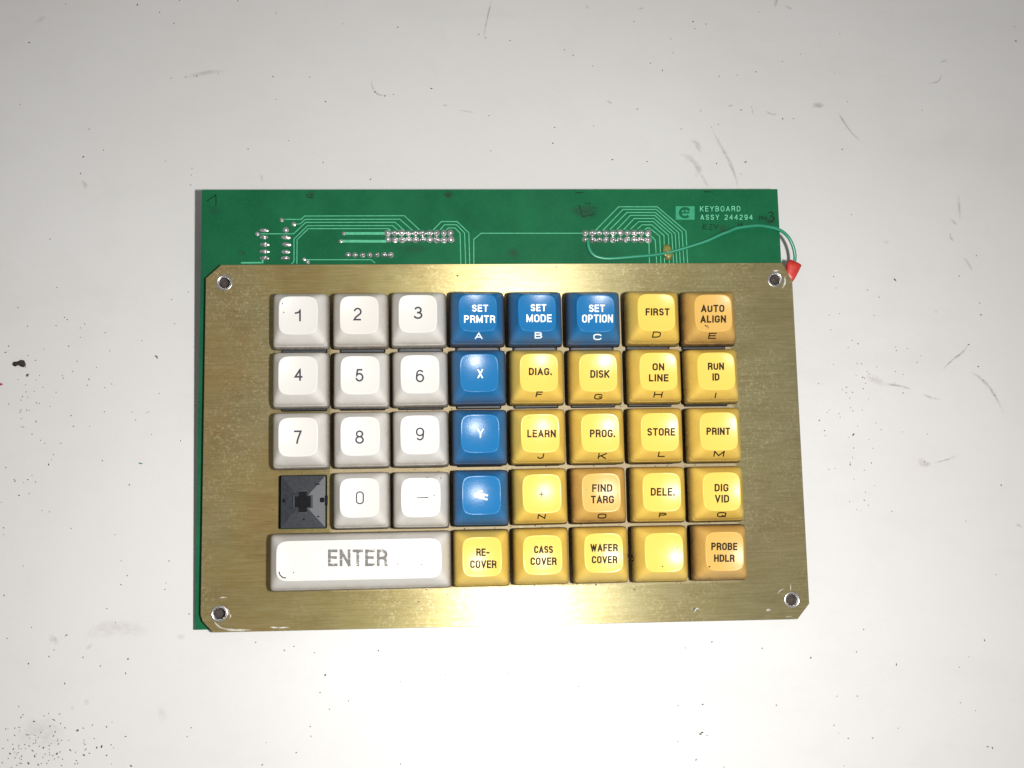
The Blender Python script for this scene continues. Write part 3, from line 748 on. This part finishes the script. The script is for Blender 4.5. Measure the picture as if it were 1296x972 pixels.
TRACES = [
 [(359.7, 277.6), (381.3, 277.6), (385.6, 273.4), (511.7, 273), (531, 291)],
 [(374, 283.8), (380.2, 283.2), (386.2, 277.6), (506, 277.5), (522.2, 291.6)],
 [(329, 295.9), (371.6, 295.9), (386.9, 281.4), (500, 281.3), (512, 291.8)],
 [(368.8, 334), (372.1, 331), (372.1, 302.4), (389.4, 285.6), (497, 285.5), (503.6, 291.6)],
 [(375.7, 334), (376, 303.2), (390.2, 289.4), (491.5, 289.3), (494.5, 291.5)],
 [(386.5, 328.7), (470, 328.7), (474.8, 333)],
 [(548, 291.2), (558.7, 280.4), (578.6, 280.5), (593.4, 294.8), (594.5, 334)],
 [(556.9, 290.8), (562.6, 284.4), (577.7, 284.4), (587.9, 294.8), (589.4, 334)],
 [(564.7, 290.8), (567.8, 288.4), (575.8, 288.5), (582.3, 295.3), (583.3, 334)],
 [(599.7, 334), (599.6, 303), (608.9, 295.2), (737, 295.2)],
]
for l in ([(270, 340), (510, 95), (905, 95), (1200, 345), (1217, 680)], [(345, 340), (555, 122), (895, 122), (1160, 350), (1180, 680)],
          [(420, 330), (595, 153), (885, 153), (1125, 360), (1142, 680)], [(490, 330), (630, 183), (880, 183), (1090, 370), (1107, 680)],
          [(560, 330), (670, 215), (870, 215), (1055, 375), (1074, 680)], [(630, 325), (715, 247), (865, 247), (1020, 385), (1031, 680)],
          [(700, 325), (750, 280), (850, 280), (975, 390), (981, 680)], [(775, 330), (800, 312), (825, 312), (930, 395), (944, 680)],
          [(840, 390), (885, 437), (901, 680)], [(820, 450), (826, 680)]):
    TRACES.append(b81(l))
for tr_ in TRACES: trace(tr_, 0.33)
trace([(436, 295.4), (489, 295.4)], 0.95)
trace([(431, 305.2), (489, 305.4)], 0.95)
trace([(305, 332.6), (332.3, 332.4), (332.4, 327)], 0.55)

def pad_mesh(name, rx, ry, h=0.75, pin=0.28):
    vs, fs = [], []; n = 16
    prof = [(1.0, 0.03), (0.86, 0.18), (0.6, 0.45), (0.42, 0.8), (0.36, 1.0), (0.2, 1.08)]
    for s_, z in prof:
        for i in range(n):
            a = 2 * math.pi * i / n
            vs.append((rx * s_ * math.cos(a), ry * s_ * math.sin(a), z * h))
    for j in range(len(prof) - 1):
        for i in range(n): fs.append((j * n + i, j * n + (i + 1) % n, (j + 1) * n + (i + 1) % n, (j + 1) * n + i))
    fs.append(tuple((len(prof) - 1) * n + i for i in range(n)))
    me = mesh(name, vs, fs, True); me.materials.append(M['solder']); return me
pm_round = [pad_mesh('solder_pad', 1.17, 1.15, 0.8), pad_mesh('solder_pad', 1.2, 1.1, 1.0), pad_mesh('solder_pad', 1.12, 1.17, 0.6)]
pm_small = pad_mesh('solder_pad', 0.95, 0.95, 0.6); pm_oval = pad_mesh('solder_pad', 1.6, 0.7, 0.5); pm_via = pad_mesh('solder_pad', 0.72, 0.72, 0.35)
rnd = random.Random(5)
def pad(x, y, me_):
    p = at(x, y, ZB); o = link('solder_pad', me_, board, None, (p.x * MM, p.y * MM, ZB * MM))
    o.rotation_euler = (rnd.uniform(-.15, .15), rnd.uniform(-.15, .15), 0); s_ = rnd.uniform(.92, 1.08); o.scale = (s_, s_, rnd.uniform(.7, 1.3))
    return o
for i in range(10):
    pad(490.4 + i * 8.87, 294.8, rnd.choice(pm_round)); pad(491.0 + i * 8.85, 303.4, rnd.choice(pm_round))
    pad(740.6 + i * 8.86, 294.7, rnd.choice(pm_round)); pad(740.8 + i * 8.84, 303.4, rnd.choice(pm_round))
for y in (291.3, 300.2, 309.8, 318.6, 326.9):
    pad(334.6, y, pm_oval); pad(361.9, y, pm_small if y < 292 else pm_oval)
for x in (440.7, 449.6, 458.9, 467.8, 476.9, 486.1, 494.6): pad(x, 322.6, pm_small)
for x, y in ((357, 278.2), (371.6, 283.8), (325.9, 296), (435.6, 295.2), (430.8, 304.9), (384.5, 328), (389.4, 331.6)): pad(x, y, pm_via)

def print_px(name, vs, fs, mat, z=ZB + 0.05, wear=0.0, parent=board):
    o = link(name, mesh(name, flat_px(vs, z), fs), parent, mat); o['wear'] = wear; return o
for txt, cx, cy, w, h in (('KEYBOARD', 911.4, 264.2, 51, 6.6), ('ASSY', 898.3, 274.9, 23.8, 6.4), ('244294', 934.8, 274.9, 35.6, 6.4)):
    v_, f_, l_ = stroke_px(glyphs(txt, cx, cy, w, h, 0.8, 0.34), 0.8)
    me_ = mesh('board_lettering', [p + Vector((0, 0, .004 * k)) for p, k in zip(flat_px(v_, ZB + 0.05), l_)], f_)
    link('board_lettering', me_, board, M['silk'])
# emblem: pale block with a dark round letter-like mark
sq = [(855.2, 261), (879.2, 261), (879.2, 278), (855.2, 278)]
emb = print_px('emblem', sq, [(3, 2, 1, 0)], M['emblem'], ZB + 0.05)
ring_pts = [(867 + 6.2 * math.cos(R(a)) * 1.0, 269.2 - 5.6 * math.sin(R(a))) for a in range(28, 325, 12)]
v_, f_ = stroke_shape([ring_pts], 3.3); print_px('emblem_mark', v_, f_, M['pcb'], 0.03 + ZB + 0.05, 0, emb)
v_, f_ = stroke_shape([[(861.5, 269.6), (872.5, 268.8)], [(866.5, 263.5), (866.5, 268)]], 2.0); print_px('emblem_mark', v_, f_, M['pcb'], 0.035 + ZB + 0.05, 0, emb)
# hand-written marks
for w, ln, wear in (
    (1.3, [[(261.5, 255), (266, 251.5), (272, 247.5), (273.3, 246)], [(273, 246), (273.4, 253), (273.2, 261)]], .2),
    (1.1, [[(889.5, 290.5), (890, 283.5), (893.5, 284), (893.3, 286.5), (890, 287.2), (894.5, 290.6)], [(898, 284.5), (902, 284)], [(897.6, 287.5), (901, 287)], [(897.5, 290.5), (902, 290)], [(904, 284), (906, 290), (909, 284)]], .35),
    (1.2, [[(935, 281.5), (934, 285), (940, 284.5)], [(939, 281), (938.5, 288)]], .4),
    (1.1, [[(960.5, 279), (961.5, 273), (963.5, 277.5), (965, 272.5), (966, 278.5)], [(968.5, 274.5), (967.5, 277.5), (969.5, 279), (970.5, 276), (968.5, 274.5)]], .3),
    (1.6, [[(972.5, 269.5), (977, 268), (979, 270.5), (975.5, 273.3), (979.5, 275), (980.2, 278), (976, 279.8), (972.5, 279)]], .15),
    (1.1, [[(972, 281.6), (979, 281)]], .4),
    (1.6, [[(733, 259), (735, 266), (737, 274), (744, 273), (752, 271)], [(740, 258), (748, 257)], [(748, 262), (756, 263)]], .62),
    (1.6, [[(388, 247), (398, 245.5)], [(390, 250), (396, 249.5)]], .66), (1.6, [[(562, 245.5), (572, 245)], [(564, 248), (570, 248)]], .66),
    (1.4, [[(728, 244), (739, 243.5)]], .62), (1.4, [[(891, 242.6), (902, 242.8)]], .62)):
    v_, f_ = stroke_shape(ln, w); print_px('handwritten_mark', v_, f_, M['ink_marker'], ZB + 0.11, min(.8, wear + .14))

for pts_, w_, st_ in (([(722, 262), (738, 268), (758, 266)], 6.0, .55), ([(385, 248), (400, 246)], 3.5, .6), ([(560, 247), (575, 246)], 3.5, .6), ([(500, 312), (520, 316), (545, 314)], 4.0, .35), ([(300, 318), (312, 322)], 3.0, .4), ([(640, 318), (660, 324)], 5.0, .35), ([(905, 288), (925, 292)], 5.0, .4), ([(968, 276), (982, 282)], 5.0, .45), ([(266, 262), (276, 272)], 4.0, .3)):
    ribbon('board_smudge', pts_, w_, M['smudge_board'], board, st_, ZB + 0.13)
# connectors and chips soldered on the underside; they carry the board
def under(name, x0, x1, y0, y1, zz, mat, n=None):
    bm = bmesh.new(); box_bm(bm, (x0 + x1) / 2, (y0 + y1) / 2, ZB - 1.6 - zz, ZB - 1.7, x1 - x0, y1 - y0, 0.3)
    return link(name, bm_mesh(name, bm), board, mat)
pA, pB = at(487, 299, ZB), at(573, 299, ZB)
h_at = lambda y: (y * math.sin(TILT) + (ZB - 1.6) * math.cos(TILT) + 24.5) / math.cos(TILT)
for xa, xb in ((pA.x, pB.x), (at(737, 299, ZB).x, at(824, 299, ZB).x)):
    under('pin_connector', xa - 2, xb + 2, pA.y - 4, pA.y + 4, h_at(pA.y - 4) - 0.15, M['chip'])
for cx in (10, 60, 110):
    under('chip', cx - 10, cx + 10, -93, -86, h_at(-93) - 0.1, M['chip'])

# glue, wire, crimp
pts = [(743.6, 303.5, .6), (744.2, 308, .8), (746.5, 316.7, .7), (753.3, 324, .6), (765.7, 327.2, .6), (781.7, 326.8, .7), (806.4, 324.7, .8), (826.2, 323, .8), (844.7, 319.8, .9),
       (862, 315.4, 1.3), (880, 309.9, 1.8), (896, 304.4, 2.3), (911, 297.4, 2.8), (922, 293.2, 3.1), (933, 288.8, 3.2), (953.7, 285.8, 3.3), (967, 286.3, 3.1), (985, 290.4, 2.8), (996.3, 298.5, 2.3), (1003.0, 310, 1.8), (1006, 322.6, 1.2), (1005.6, 331, 0.8), (1004, 338, 0.4)]
wp = spline([at(x, y, ZB + z) for x, y, z in pts], 6)
wire = link('jumper_wire', tube('jumper_wire', wp, 0.58, 12), kb, M['wire'])
wire['label'] = 'green insulated wire looping from the right header to the plate corner'
gp = at(844.7, 320, ZB)
def lump(name, rad, seed, amp=0.25, sub=3, freq=1.0):
    bm = bmesh.new(); bmesh.ops.create_icosphere(bm, subdivisions=sub, radius=1)
    for v in bm.verts:
        n_ = noise.noise(v.co * 1.7 * freq + Vector((seed * 7.3, seed, 0)))
        v.co = Vector((v.co.x * rad[0], v.co.y * rad[1], v.co.z * rad[2])) * (1 + amp * n_) * MM
    return bm_mesh(name, bm, True)
g = link('glue_drop', lump('glue_drop', (1.75, 2.75, 0.85), 3, 0.3), kb, M['glue'], (gp.x * MM, gp.y * MM, (ZB + 0.35) * MM))
g['label'] = 'yellowed drop of glue holding down the green wire'
g2 = link('glue_bead', lump('glue_bead', (0.8, 0.55, 0.5), 5, 0.3), g, M['glue'], (0.0002, 0.0002, 0.0007))

# red sleeve: flattened funnel from the wire end to under the plate corner
def crimp_mesh():
    secs = [(at(1003.8, 332.0, ZB), at(997.2, 329.6, ZB), at(1012.9, 337.2, ZB), 1.5), (None, at(994.0, 336.0, ZB), at(1009.8, 344.0, ZB), 1.35), (None, at(993.6, 344.0, ZB), at(1004.6, 354.0, ZB), 1.1), (None, at(992.5, 353.0, ZB), at(999.6, 360.5, ZB), 0.9)]
    vs, fs = [], []; n = 20
    for _, a, b, hh in secs:
        c = (a + b) / 2; u = (b - a) / 2
        for i in range(n):
            t_ = 2 * math.pi * i / n
            cx_, sz = math.cos(t_), math.sin(t_)
            cx_ = math.copysign(abs(cx_) ** 0.7, cx_); sz = math.copysign(abs(sz) ** 0.7, sz)
            p = c + u * cx_; vs.append((p.x, p.y, ZB + 0.9 + hh * sz))
    for j in range(3):
        for i in range(n): fs.append((j * n + i, j * n + (i + 1) % n, (j + 1) * n + (i + 1) % n, (j + 1) * n + i))
    # hollow mouth
    b = len(vs)
    for i in range(n):
        v = Vector(vs[i]); c = Vector((sum(vs[k][0] for k in range(n)) / n, sum(vs[k][1] for k in range(n)) / n, ZB + 0.9))
        vs.append(tuple(c + (v - c) * 0.75))
    for i in range(n): fs.append((i, b + i, b + (i + 1) % n, (i + 1) % n))
    b2 = len(vs)
    for i in range(n):
        x, y, z = vs[b + i]; vs.append((x - 0.4, y - 1.6, z))
    for i in range(n): fs.append((b + i, b2 + i, b2 + (i + 1) % n, b + (i + 1) % n))
    fs.append(tuple(b2 + i for i in range(n))); fs.append(tuple(3 * n + i for i in range(n)))
    me = mesh('crimp_sleeve', vs, fs, True)
    return me
cr = link('crimp_sleeve', crimp_mesh(), kb, M['red']); cr['label'] = 'red plastic crimp sleeve on the end of the green wire'

# ------------------------------------------------------------------ marks on the table
SM = [
 # grey scuffs (px points, width mm, strength)
 ([(900, 162), (912, 184), (922.7, 204), (930, 222), (935, 240)], 2.0, .40, 'g'), ([(861, 195), (872, 200), (884, 213), (879, 225)], 3.6, .45, 'b'),
 ([(884, 214), (890, 226), (897, 238)], 1.8, .3, 'b'), ([(874, 178), (882, 182), (888, 196)], 3.0, .28, 'g'), ([(1026, 134), (1035, 133), (1044, 134)], 3.4, .40, 'g'),
 ([(1060, 141), (1066, 151), (1078, 168), (1093, 182)], 1.3, .45, 'g'), ([(1190, 79), (1200, 76)], 1.4, .45, 'g'), ([(1192, 95), (1187, 103), (1173, 106)], 1.1, .4, 'g'),
 ([(984, -4), (980, 10)], 1.8, .45, 'g'), ([(993, 7), (1003, 12)], 2.2, .35, 'g'), ([(1213, 245), (1215, 280)], 1.6, .38, 'g'), ([(1202, 277), (1212, 285)], 1.6, .4, 'g'),
 ([(969, 140), (975, 144), (985, 145)], 1.4, .45, 'g'), ([(921, 134), (928, 133.5)], 1.3, .45, 'g'), ([(952, 136), (953, 147)], 1.2, .35, 'g'), ([(885, 138), (888, 142)], 1.3, .4, 'g'),
 ([(1200, 297), (1208, 306)], 1.8, .45, 'b'), ([(1219, 325), (1225, 333), (1231, 344)], 1.7, .5, 'b'), ([(1193, 468), (1205, 456), (1218, 446), (1226, 436)], 1.2, .75, 'g'),
 ([(1096, 476), (1108, 480), (1120, 488)], 4.2, .35, 'b'), ([(1118, 486), (1136, 488), (1155, 493)], 1.4, .45, 'g'), ([(1168, 499), (1178, 503), (1192, 506)], 1.2, .45, 'g'),
 ([(1227, 470), (1240, 478), (1252, 490), (1262, 506), (1271, 525)], 1.9, .5, 'g'), ([(1162, 581), (1170, 587), (1180, 586)], 3.6, .42, 'b'), ([(1180, 586), (1198, 582), (1215, 575)], 1.1, .35, 'g'),
 ([(470, 100), (472, 112), (480, 120), (494, 120)], 1.1, .5, 'g'), ([(623, -4), (617, 22), (612, 47)], 1.0, .55, 'g'), ([(560, 133), (567, 133.5)], 1.2, .55, 'g'), ([(578, 139), (603, 143)], 1.0, .3, 'g'),
 ([(767, 127), (776, 132)], 1.6, .4, 'b'), ([(232, 99), (250, 94), (268, 91), (286, 91)], 2.4, .30, 'g'), ([(103, 228), (107, 233), (109, 240)], 2.6, .32, 'g'), ([(330, 220), (333, 232)], 1.1, .3, 'g'),
 ([(62, 803), (69, 811), (74, 809)], 3.4, .40, 'b'), ([(105, 806), (130, 797), (160, 795), (188, 802)], 7.5, .22, 'b'), ([(109, 884), (109, 894)], 2.8, .22, 'g'), ([(90, 893), (92, 899)], 2.6, .22, 'g'),
 ([(200, 895), (206, 904), (204, 915)], 4.5, .20, 'b'), ([(222, 806), (236, 806)], 2.6, .20, 'g'), ([(108, 822), (118, 815)], 2.4, .25, 'g'), ([(20, 935), (50, 925), (80, 940)], 12, .16, 'g'),
 ([(1285, 663), (1296, 668)], 1.6, .3, 'g'), ([(183, 524), (190, 520)], .7, .6, 'g'), ([(878, 928), (886, 927)], 1.0, .45, 'g'), ([(870, 905), (883, 906)], 1.4, .2, 'g'),
 ([(740, 6), (748, 12)], 1.0, .35, 'g'), ([(806, 12), (816, 10)], 1.2, .3, 'g'), ([(1115, 305), (1127, 308)], 2.2, .18, 'g'), ([(40, 30), (60, 20)], 3, .18, 'g'),
]
for pts_, w, s_, k in SM:
    ribbon('stain' if k == 'b' else 'scuff_mark', pts_, w, M['smudge_brown' if k == 'b' else 'smudge_grey'], table, min(1.0, s_ * 0.85), None, 0.03)

# grit: tiny dark grains, too many to count
rnd = random.Random(11)
grains = []
fixed = [(35.5, 450, .3), (45, 456, .5), (46, 481, .3), (112.5, 480, .6), (110.5, 487.5, .55), (141.5, 486, .5), (85, 404.5, .45), (35, 413, .4), (71, 412, .3), (87, 438, .45), (28.5, 502, .55), (34, 519, .5), (90, 526, .6), (46, 510, .4), (45.5, 533.5, .6), (57, 561, .4), (61.5, 588, .7), (93, 539.5, .5), (163.5, 613.5, .55), (24, 627, .8), (19, 609, .6), (18, 607, .4), (45, 610, .5), (35, 607, .4), (228.5, 558, .4), (129.5, 583, .4), (107, 410, .3), (133, 421, .4), (11, 438, .5), (7, 446, .6), (214, 710, .5), (161, 728.5, .5), (153, 740, .5), (4.5, 668, .5), (5, 753.5, .6), (84, 804, .8), (162, 834, .9), (36, 840, .8), (62, 831, .5), (105, 832, .5), (9, 808, .4), (40, 794, .4), (146, 788, .4), (239.5, 777, .5), (323.5, 813, .5), (127, 843, .4), (159, 852, .5), (82, 865, .6), (43, 913, .9), (128.5, 945, 1.2), (122.5, 946, 1.0), (98, 924.5, 1.4), (72, 954, 1.1), (36, 966, 1.1), (106.5, 956, .7), (135, 956, .7), (44, 957, .9), (55, 946.5, .9), (17, 948, .8), (13, 954, .7), (89, 949.5, .7), (67.5, 931.5, .6), (159, 932, .6), (166, 969.5, 1.0),
 (483.5, 803, 1.1), (538, 800, .6), (411.5, 854.5, 1.3), (405, 876.5, .7), (479, 823.5, .8), (360, 823, .5), (372, 818, .6), (398, 826, .4), (417, 897.5, .5), (392.5, 919.5, .4), (375, 952.5, .5), (332, 968, .7), (507, 967, .4), (441, 887, .3), (901, 812.5, .7), (964.5, 820.5, .6), (1026, 832.5, 1.1), (1084, 825, .5), (1134.5, 841, .8), (1093, 796.5, .6), (1246, 810.5, .7), (1214, 844.5, .4), (1085, 881, .6), (889.5, 891.5, .7), (858, 893, .4), (1055.5, 918, .5), (1073.5, 934.5, .5), (1104.5, 934, .6), (1250, 945, .7), (1256, 946.5, .8), (982.5, 892.5, .5), (881, 961.5, .7), (858, 938.5, .4), (895, 931, .5),
 (1132.5, 354, 1.4), (1241.5, 398.5, .9), (1240, 383.5, .5), (1238, 464, .9), (1226, 436, .7), (1259, 500.5, .6), (1037, 532, .7), (1043.5, 545, .6), (1080, 550, 1.4), (1080.5, 567, .6), (1267, 614, .7), (1092, 477.5, .7), (1071.5, 490, .5), (1092.5, 492, .6), (1098, 367, .5), (1055, 350, .5), (1214, 349.5, .5), (1160.5, 458.5, .5), (1143, 497.5, .6), (1076, 588, .6), (1103, 586, .4), (1094, 633, .4), (1112.5, 376, .4), (1134.5, 443.5, .4), (1086, 435, .5), (1071, 497, .4), (1076.5, 516, .4),
 (990.5, 150.5, .9), (938, 139, .8), (943.5, 205, 1.2), (907, 207, .7), (1066, 189, .7), (1285.5, 52, .9), (1004, 150, .5), (956.5, 91, .7), (933, 95, .4), (910, 96.5, .4), (893.5, 30.5, .5), (879.5, 36.5, .6), (990, 78, .4), (877, 27.5, .9), (503.5, 34.5, .7), (546, 112, .8), (606, 43.5, .5), (614.5, 48, .5), (645.5, 51.5, .5), (725.5, 70, .8), (714.5, 63, .5), (806.5, 138, .7), (838.5, 89, .6), (823, 80, .4), (702, 161.5, .6), (699.5, 181.5, .7), (619, 146.5, .6), (474.5, 116.5, .9), (487, 121.5, .8), (498, 119.5, .4), (469, 227, .6), (775, 202, .7), (819, 204.5, .5), (174, 6, 1.0), (220, 29.5, .5), (37, 54, .8), (113, 163.5, .6), (105.5, 198.5, .9), (102, 219.5, .7), (249, 96.5, .7), (235, 97.5, .5), (217, 99, .3), (412, 128.5, .8), (345.5, 97, .5), (365, 178, .4), (409, 205.5, .5), (314, 188.5, .5), (392, 97.5, .4), (349, 126, .4), (131, 190, .4), (346, 242, .0), (243, 213, .5), (202, 15.5, .4), (301, 1, .6), (227.5, 0, .6)]
grains += fixed
for _ in range(120):                             # dusting over the whole top
    grains.append((rnd.uniform(-60, 1356), rnd.uniform(-60, 1030), rnd.uniform(.15, .42)))
for _ in range(150):                             # patch in the near left corner
    grains.append((rnd.gauss(48, 42), rnd.gauss(950, 26), rnd.uniform(.1, .55)))
for _ in range(70):
    grains.append((rnd.gauss(60, 60), rnd.gauss(530, 90), rnd.uniform(.15, .4)))
for _ in range(60):
    grains.append((rnd.gauss(1090, 40), rnd.gauss(520, 70), rnd.uniform(.15, .4)))
gv, gf = [], []
for x, y, s_ in grains:
    if s_ <= 0: continue
    if 243 < x < 1028 and 236 < y < 806: continue
    p = on_table(x, y) * 1000
    r0 = 0.12 + 0.19 * s_; an = rnd.uniform(0, 6.28); st = rnd.uniform(0.9, 1.9); b = len(gv)
    n = 6
    for ring_, z in ((1.0, 0.0), (0.8, 0.45 * r0)):
        for k in range(n):
            a = 2 * math.pi * k / n
            u, v = r0 * ring_ * math.cos(a) * st * rnd.uniform(.7, 1.2), r0 * ring_ * math.sin(a) / st ** .5 * rnd.uniform(.7, 1.2)
            gv.append((p.x + u * math.cos(an) - v * math.sin(an), p.y + u * math.sin(an) + v * math.cos(an), z + 0.005))
    for k in range(n): gf.append((b + k, b + (k + 1) % n, b + n + (k + 1) % n, b + n + k))
    gf.append(tuple(b + n + k for k in range(n)))
grit = link('grit', mesh('grit', gv, gf), None, M['speck'])
grit['kind'] = 'stuff'; grit['label'] = 'fine dark grit scattered over the white tabletop'; grit['category'] = 'grit'

# crumbs
def crumb(name, px, py, rads, mat, label, cat, seed, rot=0.0):
    base = on_table(px, py)
    bm = bmesh.new()
    for (dx, dy, rx, ry, rz) in rads:
        b2 = bmesh.new(); bmesh.ops.create_icosphere(b2, subdivisions=4, radius=1)
        for v in b2.verts:
            n_ = noise.noise(v.co * 2.2 + Vector((seed + dx, seed * 3.1 + dy, 0))) + 0.6 * noise.noise(v.co * 4.5 + Vector((seed, dx, 2))) + 0.5 * noise.noise(v.co * 9 + Vector((seed, dx, 5)))
            v.co = Vector((v.co.x * rx, v.co.y * ry, v.co.z * rz)) * (1 + 0.45 * n_) * MM + Vector((dx, dy, rz * 0.8)) * MM
        t_ = bpy.data.meshes.new('t'); b2.to_mesh(t_); b2.free(); bm.from_mesh(t_); bpy.data.meshes.remove(t_)
    o = link(name, bm_mesh(name, bm, True), None, mat, base); o.rotation_euler.z = rot
    o.scale = (0.76,) * 3
    o['label'] = label; o['category'] = cat
    return o
crumb('crumb', 24.5, 460.5, [(-1.5, -0.2, 1.1, .95, .7), (0.1, 0.1, 1.0, .9, .75), (1.4, 0.5, 1.1, 1.0, .8), (1.9, -0.5, 1.0, 1.0, .7), (1.0, -0.2, 1.0, .9, .8)], M['crumb'], 'largest black crumb on the white tabletop left of the keypad', 'crumb', 2.0)
crumb('crumb', 35, 475, [(0, 0, .45, .65, .35)], M['crumb_brown'], 'small brown crumb just below the big black crumb', 'crumb', 5.0, -.3)
crumb('crumb', 0.8, 486.5, [(0, 0, .9, .45, .4), (-1.0, 0.1, .8, .5, .4)], M['crumb_red'], 'dark red crumb at the left edge of the photo', 'crumb', 7.0)
crumb('crumb', 198, 452, [(-.35, .45, .45, .25, .2), (.25, .1, .25, .4, .2), (.35, -.4, .22, .4, .2)], M['crumb_brown'], 'curled reddish-brown crumb left of the keypad', 'crumb', 9.0)
crumb('flake', 178, 586.5, [(-.45, .12, .45, .2, .12), (.3, -.12, .5, .18, .12)], M['crumb_green'], 'tiny dark green flake left of the keypad', 'flake', 4.0)
crumb('splinter', 887.5, 928, [(-.4, -.3, .5, .26, .2), (.4, .3, .55, .24, .2)], M['crumb'], 'dark grey splinter on the table below the right half of the keypad', 'splinter', 6.0)
